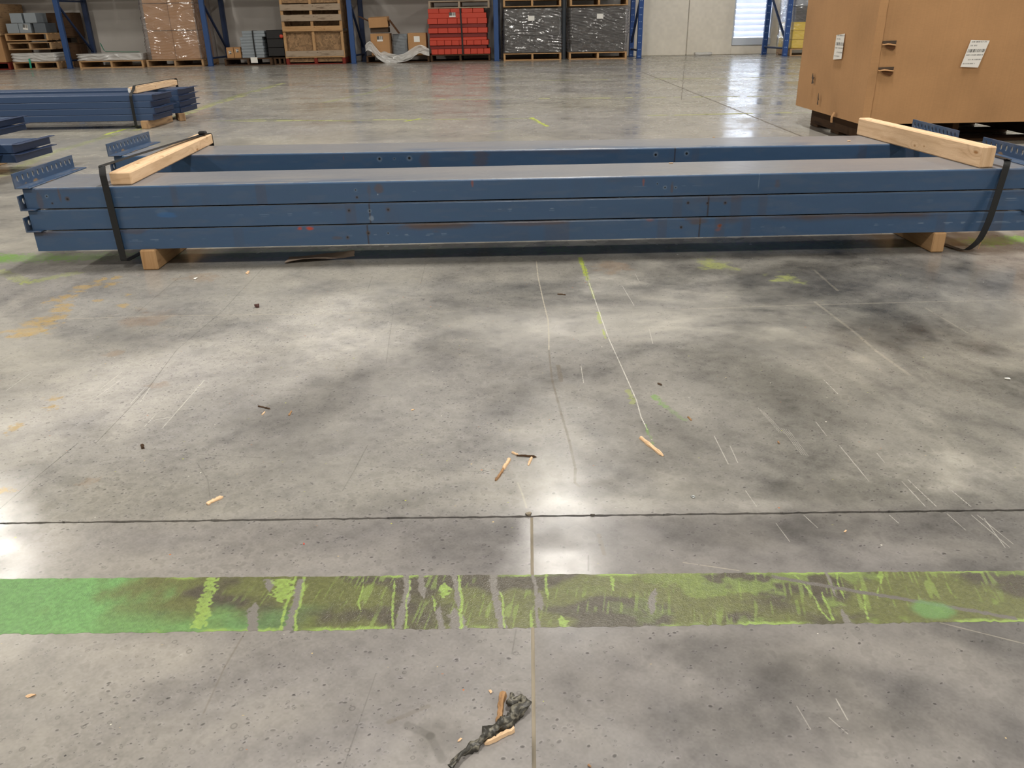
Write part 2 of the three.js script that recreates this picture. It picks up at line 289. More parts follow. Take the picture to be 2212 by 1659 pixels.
const FLOOR_BLOBS = [  // stains, and broad pale left areas that partly paint light on the floor
  [-0.401,-1.5592,0.169,0.178,-0.34,0],
  [-0.4244,-1.3341,0.105,0.11,-0.16,0],
  [-0.1413,-1.8436,0.102,0.125,-0.2,0],
  [-0.2784,-2.055,0.225,0.113,-0.2,0],
  [-0.0035,-2.1987,0.263,0.127,-0.2,0],
  [-0.9365,-1.8983,0.142,0.138,-0.16,0],
  [-0.7814,-1.9566,0.061,0.139,-0.2,0],
  [0.9168,-1.8905,0.17,0.197,-0.42,0],
  [0.8312,-2.3288,0.352,0.211,-0.45,0],
  [1.3266,-2.3465,0.203,0.19,-0.35,0],
  [0.6412,-1.4928,0.15,0.132,-0.15,0],
  [0.536,-1.5909,0.119,0.122,-0.25,0],
  [0.3245,-2.18,0.104,0.167,-0.22,0],
  [0.4339,-1.8788,0.103,0.129,0.12,0],
  [0.6042,-2.3096,0.082,0.115,0.55,0],
  [0.0907,-1.9463,0.059,0.103,0.2,0],
  [0.3,-2.3046,0.096,0.115,0.35,0],
  [-0.4047,-1.9209,0.189,0.306,0.5,0],
  [-0.8018,-1.7015,0.268,0.335,0.3,0],
  [0.1081,-1.1503,0.108,0.032,-0.28,0],
  [0.3006,-1.1468,0.076,0.034,-0.2,0],
  [0.5291,-1.1392,0.121,0.043,-0.3,0],
  [0.6555,-1.1642,0.069,0.029,-0.3,0],
  [0.7628,-1.2227,0.095,0.048,0.3,0],
  [0.6938,-1.1629,0.153,0.035,0.3,0],
  [0.3956,-1.1016,0.059,0.022,0.2,0],
  [-0.1915,-1.1346,0.092,0.035,-0.12,0],
  [-0.0721,-1.0264,0.099,0.049,-0.16,0],
  [0.3174,-1.0267,0.112,0.055,-0.25,0],
  [0.49,-1.0336,0.084,0.043,-0.28,0],
  [0.1396,-1.02,0.028,0.036,-0.25,0],
  [0.5641,-0.961,0.08,0.033,0.15,0],
  [-0.1455,-0.9818,0.068,0.034,-0.08,0],
  [-0.0918,-0.6512,0.031,0.035,-0.32,0],
  [-0.1621,-0.7131,0.076,0.043,-0.1,0],
  [-0.2455,-0.6739,0.105,0.046,-0.08,0],
  [-0.4698,-0.7731,0.151,0.048,0.1,0],
  [-0.5102,-0.6799,0.08,0.06,0.06,0],
  [0.2755,-0.7627,0.113,0.043,-0.24,0],
  [0.3448,-0.7156,0.086,0.05,-0.26,0],
  [0.2284,-0.6633,0.082,0.039,-0.18,0],
  [0.4028,-0.6594,0.072,0.032,-0.24,0],
  [0.1417,-0.6398,0.05,0.037,0.14,0],
  [0.421,-0.6097,0.078,0.017,0.1,0],
  [0.5448,-0.733,0.066,0.052,0.12,0],
  [0.1694,-0.742,0.045,0.038,0.12,0],
  [-0.3779,-1.0862,0.112,0.04,0.06,0],
  [-0.7141,-1.0218,0.107,0.06,0.1,0],
  [-0.8564,-1.2635,0.042,0.03,-0.2,0],
  [-0.7731,-1.2129,0.033,0.022,-0.2,0],
  [-0.7996,-1.4144,0.056,0.036,-0.15,0],
  [-0.0065,-1.4757,0.085,0.108,-0.14,0],
  [0.0741,-1.5865,0.06,0.073,-0.12,0],
  [0.1979,-1.2427,0.098,0.065,-0.12,0],
  [0.2989,-1.3437,0.139,0.093,-0.16,0],
  [0.8265,-1.4419,0.163,0.083,0.1,0],
  [0.6363,-1.3127,0.118,0.053,0.08,0],
  [0.4954,-1.753,0.107,0.115,-0.12,0],
  [-1.2606,-1.9808,0.05,0.028,0.0,1],
  [-1.2581,-2.0333,0.044,0.026,0.0,1],
  [-1.2495,-2.0766,0.041,0.027,0.0,1],
  [-1.2593,-2.1461,0.029,0.024,0.0,1],
  [-1.2665,-2.1865,0.024,0.021,0.0,1],
  [-1.3128,-2.2388,0.039,0.026,0.0,1],
  [-1.2949,-2.362,0.032,0.038,0.0,1],
  [-1.2956,-2.2722,0.028,0.018,0.0,1],
  [-1.1928,-2.2321,0.014,0.013,0.0,1],
  [-1.094,-2.177,0.017,0.017,0.0,1],
  [-1.224,-2.386,0.018,0.024,0.0,1],
  [-1.2372,-2.4549,0.012,0.026,0.0,1],
  [-1.1276,-2.28,0.011,0.014,0.0,1],
  [-1.2795,-2.4327,0.015,0.025,0.0,1],
  [-1.2663,-1.9473,0.03,0.017,0.0,1],
  [-0.9739,-1.5599,0.02,0.014,0.0,1],
  [-0.9858,-1.4215,0.013,0.02,0.0,1],
  [-0.9604,-1.5144,0.014,0.011,0.0,1],
  [-0.8723,-1.186,0.016,0.009,0.0,1],
  [0.3217,-2.4859,0.058,0.073,0,3],
  [-1.002,-2.0562,0.076,0.068,0,3],
  [-0.9658,-1.8074,0.023,0.03,0,3],
  [-0.7765,-1.6232,0.026,0.015,0,3],
  [-0.9725,-2.4388,0.059,0.041,0,3],
  [-0.7404,-1.2118,0.013,0.016,0,3],
  [0.6542,-2.4911,0.051,0.084,0,2],
  [0.8312,-2.3288,0.041,0.047,0,2],
];
function slabTexture(x0, x1, z0, z1, W, H, o = {}) {
  const n = W * H, R = new Float32Array(n), G = new Float32Array(n), B = new Float32Array(n), dx = (x1 - x0) / W, dz = (z1 - z0) / H, px = Math.min(dx, dz * 1.0), fine = px < 0.002, mid = px < 0.006;
  const near = o.near;
  for (let j = 0; j < H; j++) { const z = z0 + (j + 0.5) * dz;
    for (let i = 0; i < W; i++) { const x = x0 + (i + 0.5) * dx, k = j * W + i;
      const w = vn(x * 1.7 + 7, z * 1.7) - 0.5, w2 = vn(x * 1.7 + 57, z * 1.7 + 20) - 0.5, X = x + 0.35 * w, Z = z + 0.35 * w2;
      const a = fbm(X * 0.55, Z * 0.55, 2), b = fbm(X * 3.1 + 31, Z * 3.1, 3), c = fbm(X * 13 + 3, Z * 13, 3), wm = vn(x * 1.3 + 90, z * 1.3 + 40);
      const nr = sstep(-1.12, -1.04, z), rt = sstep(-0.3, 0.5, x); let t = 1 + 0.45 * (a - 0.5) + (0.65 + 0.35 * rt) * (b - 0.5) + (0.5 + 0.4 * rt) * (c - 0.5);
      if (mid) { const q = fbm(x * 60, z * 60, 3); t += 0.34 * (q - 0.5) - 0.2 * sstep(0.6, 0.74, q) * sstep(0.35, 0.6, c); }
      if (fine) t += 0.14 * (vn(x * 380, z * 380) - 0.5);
      const fr = sstep(-3.2, -6, z); t = mix(t, 1.12 + 0.5 * (t - 1), fr); t *= mix(0.31, mix(0.225, 0.27, fr), sstep(-0.9, 0.9, x + 0.5 * (a - 0.5))) * (1 - nr * mix(0.1, 0.3, sstep(-0.7, 0.35, x))); const y = wm - 0.5 + 0.5 * (c - 0.5);  // paler left, darker right: partly light painted into the concrete colour
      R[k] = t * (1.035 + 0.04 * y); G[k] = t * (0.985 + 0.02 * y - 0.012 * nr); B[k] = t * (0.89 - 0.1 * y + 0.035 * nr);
    } }
  const CI = [null, [0.5, 0.33, 0.09], [0.36, 0.4, 0.11], [0.3, 0.19, 0.11]];
  for (const [bx, bz, rx, rz, amt, ci] of FLOOR_BLOBS) {
    const i0 = Math.max(0, Math.floor((bx - 1.7 * rx - x0) / dx)), i1 = Math.min(W, Math.ceil((bx + 1.7 * rx - x0) / dx)), j0 = Math.max(0, Math.floor((bz - 1.7 * rz - z0) / dz)), j1 = Math.min(H, Math.ceil((bz + 1.7 * rz - z0) / dz));
    const f = 1.3 / Math.min(rx, rz), q = ci ? 2.6 : 1.2;
    for (let j = j0; j < j1; j++) for (let i = i0; i < i1; i++) {
      const x = x0 + (i + 0.5) * dx, z = z0 + (j + 0.5) * dz, u = (x - bx) / rx, v = (z - bz) / rz, d = Math.sqrt(u * u + v * v) + q * (fbm(x * f + bx * 9, z * f, 4) - 0.5), m = sstep(1.25, 0.35, d); if (m <= 0) continue; const k = j * W + i;
      if (ci) { const C = CI[ci], s = m * (ci === 3 ? 0.6 : 1) * (0.5 + 0.3 * (vn(x * 160, z * 160) - 0.5)); R[k] = mix(R[k], C[0], s); G[k] = mix(G[k], C[1], s); B[k] = mix(B[k], C[2], s); }
      else { const s = 1 + amt * m * (1 + 0.7 * (fbm(x * 26, z * 26, 3) - 0.5)); R[k] *= s; G[k] *= s; B[k] *= s; }
    }
  }
  for (const L of FLOOR_LINES) { const [ci, wmm, al, ...p] = L, C = LINE_RGB[ci];
    for (let s = 0; s + 3 < p.length; s += 2) {
      const ax = p[s], az = p[s + 1], bx = p[s + 2], bz = p[s + 3], hw = Math.max(wmm * 0.0005, 0.55 * Math.max(dx, dz)), al2 = al * Math.min(1, Math.max(0.35, wmm * 0.0005 / hw)), R0 = hw * 1.6 + wmm * 0.0005, l2 = (bx - ax) ** 2 + (bz - az) ** 2;
      const i0 = Math.max(0, Math.floor((Math.min(ax, bx) - R0 - x0) / dx)), i1 = Math.min(W, Math.ceil((Math.max(ax, bx) + R0 - x0) / dx)), j0 = Math.max(0, Math.floor((Math.min(az, bz) - R0 - z0) / dz)), j1 = Math.min(H, Math.ceil((Math.max(az, bz) + R0 - z0) / dz));
      for (let j = j0; j < j1; j++) for (let i = i0; i < i1; i++) {
        const x = x0 + (i + 0.5) * dx, z = z0 + (j + 0.5) * dz, t = clamp(((x - ax) * (bx - ax) + (z - az) * (bz - az)) / l2), d = Math.hypot(x - ax - t * (bx - ax), z - az - t * (bz - az)); if (d > R0) continue;
        const F = ci >= 4 && ci < 6 ? 3 : 1, m = sstep(1.25, 0.6, d / hw + 0.5 * (vn(x * 130, z * 130) - 0.5) * F) * al2 * clamp(F > 1 ? -0.1 + 1.9 * fbm(x * 12, z * 12, 4) : 0.55 + 0.7 * vn(x * 70, z * 70)), k = j * W + i;
        R[k] = mix(R[k], C[0], m); G[k] = mix(G[k], C[1], m); B[k] = mix(B[k], C[2], m);
      }
    } }
  if (o.pits) { const r = rng(o.seed), N = Math.round(o.pits * (x1 - x0) * (z1 - z0));
    for (let q = 0; q < N; q++) {
      const x = x0 + r() * (x1 - x0), z = z0 + r() * (z1 - z0), ring = r() < 0.12, g = vn(x * 3 + 5, z * 3); if (r() > 0.25 + 0.9 * g) continue;
      const rr = ring ? 0.0012 + 0.0026 * r() * r() : 0.0006 + 0.003 * r() * r(), el = ring ? 0.7 + 0.4 * r() : 0.3 + 0.5 * r(), an = r() * 1.2 - 0.9, ca = Math.cos(an), sa = Math.sin(an), k0 = ring ? 0.86 : 0.42 + 0.4 * r(), R1 = rr * 1.5 + px;
      const i0 = Math.max(0, Math.floor((x - R1 - x0) / dx)), i1 = Math.min(W, Math.ceil((x + R1 - x0) / dx)), j0 = Math.max(0, Math.floor((z - R1 - z0) / dz)), j1 = Math.min(H, Math.ceil((z + R1 - z0) / dz));
      for (let j = j0; j < j1; j++) for (let i = i0; i < i1; i++) {
        const u = x0 + (i + 0.5) * dx - x, v = z0 + (j + 0.5) * dz - z, d = Math.hypot((u * ca + v * sa), (-u * sa + v * ca) / el) / rr, k = j * W + i;
        const m = ring ? sstep(0.35, 0.1, Math.abs(d - 0.9)) * k0 * 0.6 + 0.1 * sstep(0.9, 0.5, d) : sstep(1.2, 0.6, d), s = ring ? 1 - 0.55 * m : mix(1, k0, m), e = ring ? 1 : 1 + 0.16 * sstep(0.35, 0.05, Math.abs(d - 1.35)) * (v < 0 ? 1 : 0);
        R[k] *= s * e; G[k] *= s * e; B[k] *= s * e * (ring ? 1.0 : 1.01);
      }
    }
    const crumbs = Math.round(N * 0.012), T = [[0.55, 0.42, 0.22], [0.5, 0.16, 0.06], [0.6, 0.58, 0.5], [0.42, 0.45, 0.1], [0.05, 0.05, 0.05]];
    for (let q = 0; q < crumbs; q++) { const x = r() * W, y = r() * H, C = T[Math.floor(r() * 5)], rr = 0.0007 + 0.0008 * r(); const a = Math.ceil(rr / dx), b = Math.ceil(rr / dz);
      for (let j = -b; j <= b; j++) for (let i = -a; i <= a; i++) { const X = Math.floor(x) + i, Y = Math.floor(y) + j; if (X < 0 || Y < 0 || X >= W || Y >= H || Math.hypot(i * dx, j * dz * (1 + q % 3)) > rr) continue; const k = Y * W + X; R[k] = C[0]; G[k] = C[1]; B[k] = C[2]; } }
  }
  const d = new Uint8Array(n * 4);
  for (let k = 0; k < n; k++) { d[4 * k] = SRGB[(clamp(R[k]) * 4096) | 0]; d[4 * k + 1] = SRGB[(clamp(G[k]) * 4096) | 0]; d[4 * k + 2] = SRGB[(clamp(B[k]) * 4096) | 0]; d[4 * k + 3] = 255; }
  const t = dataTexture(W, H, d); t.wrapS = t.wrapT = THREE.ClampToEdgeWrapping; return t;
}
const ROUGH = paint(512, 512, (() => { const f = wrapN((u, v) => fbm(u * 5, v * 5, 5)), g = wrapN((u, v) => fbm(u * 40, v * 40, 2)); return (u, v, o) => { o[0] = 0; o[1] = clamp(0.68 + 0.95 * (f(u, v) - 0.5) + 0.5 * (g(u, v) - 0.5)); o[2] = 0; }; })(), false);
const floor = structure('floor');
// a slab is a prism over a four-sided outline (x, z corners anticlockwise from above), 0.12 m thick
function slab(c, tex, x0, x1, z0, z1, rough = 0.36, jag = false) {
  const pts = [], r = rng(Math.round(c[0][0] * 91 + c[0][1] * 37 + 500));
  c.forEach((p, i) => { const q = c[(i + 1) % 4], L = Math.hypot(q[0] - p[0], q[1] - p[1]), n = jag && Math.abs(p[1] + 1.0795) < 0.04 && Math.abs(q[1] + 1.0795) < 0.04 ? Math.round(L / 0.009) : 1; for (let k = 0; k < n; k++) { const t = k / n, s = n > 1 && k ? (r() - 0.5) * 0.0024 : 0; pts.push([p[0] + (q[0] - p[0]) * t + s * (q[1] - p[1]) / L, p[1] + (q[1] - p[1]) * t - s * (q[0] - p[0]) / L]); } });
  const tri = THREE.ShapeUtils.triangulateShape(pts.map((p) => new THREE.Vector2(p[0], -p[1])), []), pos = [], uv = [];
  const put = (p, y) => { pos.push(p[0], y, p[1]); uv.push((p[0] - x0) / (x1 - x0), (p[1] - z0) / (z1 - z0)); };
  for (const [a, b, d] of tri) { const A = pts[a], B = pts[b], D = pts[d], up = (B[0] - A[0]) * (D[1] - A[1]) - (B[1] - A[1]) * (D[0] - A[0]) < 0; for (const q of up ? [A, B, D] : [A, D, B]) put(q, 0); }
  pts.forEach((p, i) => { const q = pts[(i + 1) % pts.length]; put(p, -0.12); put(q, -0.12); put(q, 0); put(p, -0.12); put(q, 0); put(p, 0); });
  const g = new THREE.BufferGeometry(); g.setAttribute('position', new THREE.Float32BufferAttribute(pos, 3)); g.setAttribute('uv', new THREE.Float32BufferAttribute(uv, 2)); g.computeVertexNormals();
  const m = new THREE.MeshPhysicalMaterial({ map: tex, specularIntensity: 0.7, roughness: rough, roughnessMap: tiled(ROUGH, (x1 - x0) / 1.7, (z1 - z0) / 1.7) });
  return mesh('slab', g, m, floor);
}
const JZ = (x) => -1.0795 + 0.0085 * x, G = 0.0026;            // the saw-cut joint across the floor, half its width
const near = (x) => JZ(x) + G, far = (x) => JZ(x) - G;
const rect = (x0, x1, z0, z1) => [[x0, z1], [x1, z1], [x1, z0], [x0, z0]];
const quadN = (x0, x1, z1) => [[x0, z1], [x1, z1], [x1, near(x1)], [x0, near(x0)]];
const quadF = (x0, x1, z0) => [[x0, far(x0)], [x1, far(x1)], [x1, z0], [x0, z0]];
const RUF = 0.34;
{
  const CX = 0.0235, g2 = 0.0016;
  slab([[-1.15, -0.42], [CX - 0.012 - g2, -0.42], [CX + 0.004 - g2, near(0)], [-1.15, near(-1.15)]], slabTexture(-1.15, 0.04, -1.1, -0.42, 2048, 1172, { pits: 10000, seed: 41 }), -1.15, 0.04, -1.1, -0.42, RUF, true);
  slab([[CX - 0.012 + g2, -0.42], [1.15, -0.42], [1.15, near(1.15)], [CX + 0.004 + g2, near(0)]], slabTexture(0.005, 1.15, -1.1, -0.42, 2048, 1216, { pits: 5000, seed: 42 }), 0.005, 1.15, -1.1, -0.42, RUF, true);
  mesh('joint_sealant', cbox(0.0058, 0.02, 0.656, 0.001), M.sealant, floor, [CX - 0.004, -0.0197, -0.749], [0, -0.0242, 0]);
  mesh('added_sub_base', new THREE.BoxGeometry(28.6, 0.1, 27.2), M.steelDeck, floor, [0, -0.18, -4.3]);  // unseen slab, added to block sky light below the joints
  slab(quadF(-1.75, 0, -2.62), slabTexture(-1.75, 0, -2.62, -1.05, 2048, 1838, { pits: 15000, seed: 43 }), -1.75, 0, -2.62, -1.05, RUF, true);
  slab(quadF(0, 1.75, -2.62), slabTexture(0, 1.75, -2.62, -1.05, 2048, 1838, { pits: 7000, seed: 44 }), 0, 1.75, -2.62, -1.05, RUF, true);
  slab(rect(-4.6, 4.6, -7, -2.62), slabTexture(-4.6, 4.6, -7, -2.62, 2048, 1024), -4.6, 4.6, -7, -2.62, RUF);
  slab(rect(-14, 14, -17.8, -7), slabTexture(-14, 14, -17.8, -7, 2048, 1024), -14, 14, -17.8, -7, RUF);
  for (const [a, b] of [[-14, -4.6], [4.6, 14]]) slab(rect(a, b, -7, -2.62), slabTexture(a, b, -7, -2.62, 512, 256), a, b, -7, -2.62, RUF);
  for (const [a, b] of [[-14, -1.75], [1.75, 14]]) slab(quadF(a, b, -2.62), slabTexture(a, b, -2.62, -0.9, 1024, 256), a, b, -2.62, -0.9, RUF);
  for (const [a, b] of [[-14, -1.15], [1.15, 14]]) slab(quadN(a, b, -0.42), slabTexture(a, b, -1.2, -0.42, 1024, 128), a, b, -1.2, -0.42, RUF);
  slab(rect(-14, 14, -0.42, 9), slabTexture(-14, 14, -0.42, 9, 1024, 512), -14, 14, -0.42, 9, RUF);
  const bed = mesh('joint_bed', new THREE.BoxGeometry(28, 0.02, 0.02), M.jointFill, floor, [0, -0.0165, -1.0795], [0, -0.0085, 0]); bed.castShadow = false;
}
// ---------------------------------------------------------------- worn green aisle line: a thin coat of paint
{
  const X0 = -1.3, X1 = 1.3, W = 2048, H = 160;
  const zt = (x) => mix(-0.9433, -0.9205, (x + 0.74) / 1.46), zb = (x) => mix(-0.828, -0.818, (x + 0.675) / 1.33);
  const col = { g: hex(0x699459), o: hex(0x62653f), d: hex(0x4f4a3f), l: hex(0x8fa956), c: hex(0x8b8680) };
  // bare streaks and lime edges: x at the far edge, x at the near edge (metres), half-width, from v, to v, colour
  const px = (p, v) => (v > 0.5 ? (p - 1106) / 2212 * 1.457 - 0.008 : (p - 1106) / 2212 * 1.33 - 0.009);
  const S = [[462, 432, 13, 0, 0.95, 'l'], [592, 585, 10, 0.05, 0.3, 'c'], [568, 545, 11, 0.5, 1, 'c'], [658, 628, 9, 0.05, 1, 'c'], [620, 600, 20, 0.05, 0.5, 'l'], [668, 640, 3, 0, 1, 'l'], [645, 612, 3, 0, 1, 'l'], [792, 780, 2, 0.05, 0.7, 'l'], [857, 850, 2.5, 0.1, 1, 'l'], [890, 866, 8, 0, 1, 'c'], [894, 880, 2, 0, 1, 'l'], [921, 927, 7, 0, 0.45, 'c'], [928, 958, 3, 0.4, 0.7, 'l'], [952, 958, 6, 0.6, 1, 'c'], [990, 1000, 7, 0, 0.65, 'c'], [980, 992, 15, 0.65, 1, 'c'], [1000, 1006, 3, 0, 1, 'l'], [970, 968, 13, 0.15, 0.45, 'l'], [1071, 1090, 8, 0, 1, 'c'], [1082, 1096, 2, 0.3, 1, 'l'], [1161, 1166, 4, 0, 1, 'c'], [1190, 1188, 3, 0, 0.5, 'l'], [1176, 1176, 8, 0.35, 0.7, 'c'], [1425, 1405, 8, 0.3, 0.8, 'c'], [1332, 1340, 4, 0.05, 0.35, 'l'], [1790, 1832, 3, 0, 0.5, 'c'], [1808, 1850, 2, 0, 0.55, 'l'], [1850, 1880, 2, 0.3, 0.95, 'l'], [1720, 1800, 2, 0.05, 0.95, 'l'], [1770, 1805, 2.5, 0.4, 0.95, 'l'], [1905, 1900, 7, 0, 0.25, 'l'], [1815, 1830, 6, 0.75, 1, 'c'], [1890, 1915, 2, 0.3, 0.55, 'l'], [1150, 1152, 3, 0.7, 1, 'l'], [1215, 1222, 9, 0.8, 1, 'l']];
  const tex = paint(W, H, (u, v, o) => {
    const x = mix(X0, X1, u), y = v * 0.11, n = fbm(x * 9, y * 9 + 3, 4), n2 = fbm(x * 28, y * 28, 4), n3 = vn(x * 300, y * 300), f = v;      // v = 0 at the far edge
    const worn = sstep(-0.62, -0.46, x + 0.24 * (n2 - 0.5)), lim = 0.6 * sstep(0.0, 0.35, x) * sstep(0.56, 0.68, n2 + 0.15 * sstep(0.7, 0, v) - 0.1 * sstep(0.35, 0.5, x));
    const gl = sstep(-0.2, -0.35, x + 0.25 * (n - 0.5)) * sstep(0.5, 0.95, v + 0.5 * (n2 - 0.5));
    const dk = sstep(0.44, 0.56, fbm(x * 7 + 20, y * 11, 4) + 0.1 * (n2 - 0.5));
    for (let c = 0; c < 3; c++) { let k = col.g[c] * (0.85 + 0.3 * n); k = mix(k, mix(mix(col.o[c], col.d[c], dk), col.g[c], 0.75 * gl), worn); k = mix(k, col.l[c] * 0.85, lim * 0.75); o[c] = k * (0.8 + 0.4 * n3); }
    const streak = sstep(0.68, 0.76, vn(x * 330 + y * 60, y * 26)) * sstep(0.5, 0.65, fbm(x * 8 + 3, 5 + y * 20, 3)) * worn; for (let c = 0; c < 3; c++) o[c] = mix(o[c], col.l[c], streak * 0.35);
    const e = Math.min(v, 1 - v); const edge = sstep(0.06, 0.01, e + 0.04 * (n3 - 0.5)) * worn * sstep(0.45, 0.6, fbm(x * 14, v > 0.5 ? 3 : 8, 3)); for (let c = 0; c < 3; c++) o[c] = mix(o[c], col.l[c], edge * 0.8);
    for (const [a, b, w, v0, v1, cc] of S) { if (v < v0 || v > v1) continue; const xc = mix((a - 1106) / 2212 * 1.457 - 0.0105, (b - 1106) / 2212 * 1.331 - 0.0085, v), hw = w * 0.00064 * (v0 < 0.06 ? 1 : 0.25 + 0.75 * sstep(0, 0.14, v - v0)) * (v1 > 0.94 ? 1 : 0.25 + 0.75 * sstep(0, 0.14, v1 - v)), d = Math.abs(x - xc - 0.006 * (vn(v * 4 + a, 3) - 0.5)) / hw + (cc === 'l' ? 1.5 : 0.9) * (vn(x * 260, y * 260) - 0.5); const m = sstep(1.15, 0.8, d) * (cc === 'l' ? 0.5 + 0.5 * n3 : 1); for (let c = 0; c < 3; c++) o[c] = mix(o[c], col[cc][c] * (cc === 'c' ? 0.72 : 1), m); }
    { const t = (x - 0.36) / 0.29; if (t > 0 && t < 1) { const d = Math.abs(v - mix(0.08, 0.95, t)) - 0.025; const m = sstep(0.02, 0, d); for (let c = 0; c < 3; c++) o[c] = mix(o[c], col.c[c] * 0.55, m); } }
    { const d = Math.hypot((x - 0.552) / 0.035, (v - 0.78) / 0.22) + 0.5 * (n2 - 0.5); const m = sstep(1, 0.6, d) * 0.7; for (let c = 0; c < 3; c++) o[c] = mix(o[c], col.g[c] * 0.9, m); }
  });
  tex.wrapS = tex.wrapT = THREE.ClampToEdgeWrapping;
  const N = 420, r = rng(77), pos = [], uv = [], idx = [], T = 0.0006;
  for (let i = 0; i <= N; i++) { const u = i / N, x = mix(X0, X1, u), a = zt(x) + (r() - 0.5) * 0.0022, b = zb(x) + (r() - 0.5) * 0.0032; for (const [z, y, v] of [[a - 0.0002, 0, 0], [a, T, 0], [b, T, 1], [b + 0.0002, 0, 1]]) { pos.push(x, y, z); uv.push(u, clamp(v)); } if (i < N) for (let k = 0; k < 3; k++) { const q = i * 4 + k; idx.push(q, q + 1, q + 5, q, q + 5, q + 4); } }
  const g = new THREE.BufferGeometry(); g.setAttribute('position', new THREE.Float32BufferAttribute(pos, 3)); g.setAttribute('uv', new THREE.Float32BufferAttribute(uv, 2)); g.setIndex(idx); g.computeVertexNormals();
  solo('painted_line', g, std({ map: tex, roughness: 0.34, bumpMap: tiled(GRAIN, 20, 1), bumpScale: 0.0009 }), 'scuffed green painted line crossing the concrete floor nearest the viewer', 'floor marking');
}
// faded lines far off, broken where wheels wore them, and the fillers of two far joints
function wornLine(a, b, w, share, seed, m, label, name = 'painted_line') {
  const r = rng(seed), L = Math.hypot(b[0] - a[0], b[1] - a[1]), tx = (b[0] - a[0]) / L, tz = (b[1] - a[1]) / L, line = thing(name, label, 'floor marking', [a[0], 0, a[1]]); let s = 0;
  while (s < L) { const n = 0.05 + 0.35 * r() * r(), ww = w * (0.3 + 0.7 * r()), off = (r() - 0.5) * (w - ww); if (r() < share) { const g = new THREE.BoxGeometry(Math.min(n, L - s), 0.0006, ww); g.rotateY(-Math.atan2(tz, tx)); mesh('paint_patch', g, m, line, [tx * (s + n / 2) - tz * off, 0.0003, tz * (s + n / 2) + tx * off]); } s += n * (0.8 + 0.2 * r()); }
}
{ const faded = std({ color: 0x9a9a73, roughness: 0.7 }), bright = std({ color: 0xacb657, roughness: 0.6 }), J = std({ color: 0x6a645c, roughness: 0.9 });
  wornLine([0.3901, -11.0201], [3.6358, -10.7723], 0.09, 0.5, 1, faded, 'faint broken green line nearest the racks on the far floor');
  wornLine([-1.047, -8.56], [2.8064, -8.2504], 0.09, 0.5, 2, faded, 'faint green line halfway across the far floor');
  wornLine([-2.25, -6.8868], [0.1994, -6.6997], 0.08, 0.45, 3, faded, 'broken green line just beyond the steel beams');
  wornLine([1.1274, -6.7507], [2.3134, -6.7966], 0.08, 0.75, 4, faded, 'green line running under the big carton');
  wornLine([-2.8248, -6.3668], [-2.9618, -11.353], 0.1, 0.55, 5, faded, 'slanting green line passing the far beam bundle');
  wornLine([-0.8083, -6.6638], [-0.7129, -6.8114], 0.035, 0.95, 6, bright, 'short bright lime dash beyond the steel beams');
  wornLine([0.194, -6.7669], [0.2934, -6.1968], 0.035, 0.9, 7, bright, 'short bright lime tick slanting beyond the steel beams');
  wornLine([-2.938, -6.1144], [-2.9416, -6.645], 0.05, 0.8, 8, bright, 'lime paint streak behind the slotted beam end');
  for (const [a, b, w] of [[[1.948, -12.4611], [1.9005, -4.988], 0.013], [[2.8726, -13.9541], [1.6493, -8.0327], 0.006]]) { const L = Math.hypot(b[0] - a[0], b[1] - a[1]), g = new THREE.BoxGeometry(L, 0.0008, w); g.rotateY(-Math.atan2(b[1] - a[1], b[0] - a[0])); g.translate((a[0] + b[0]) / 2, 0.0003, (a[1] + b[1]) / 2); mesh('joint_filler', g, J, floor); }
}
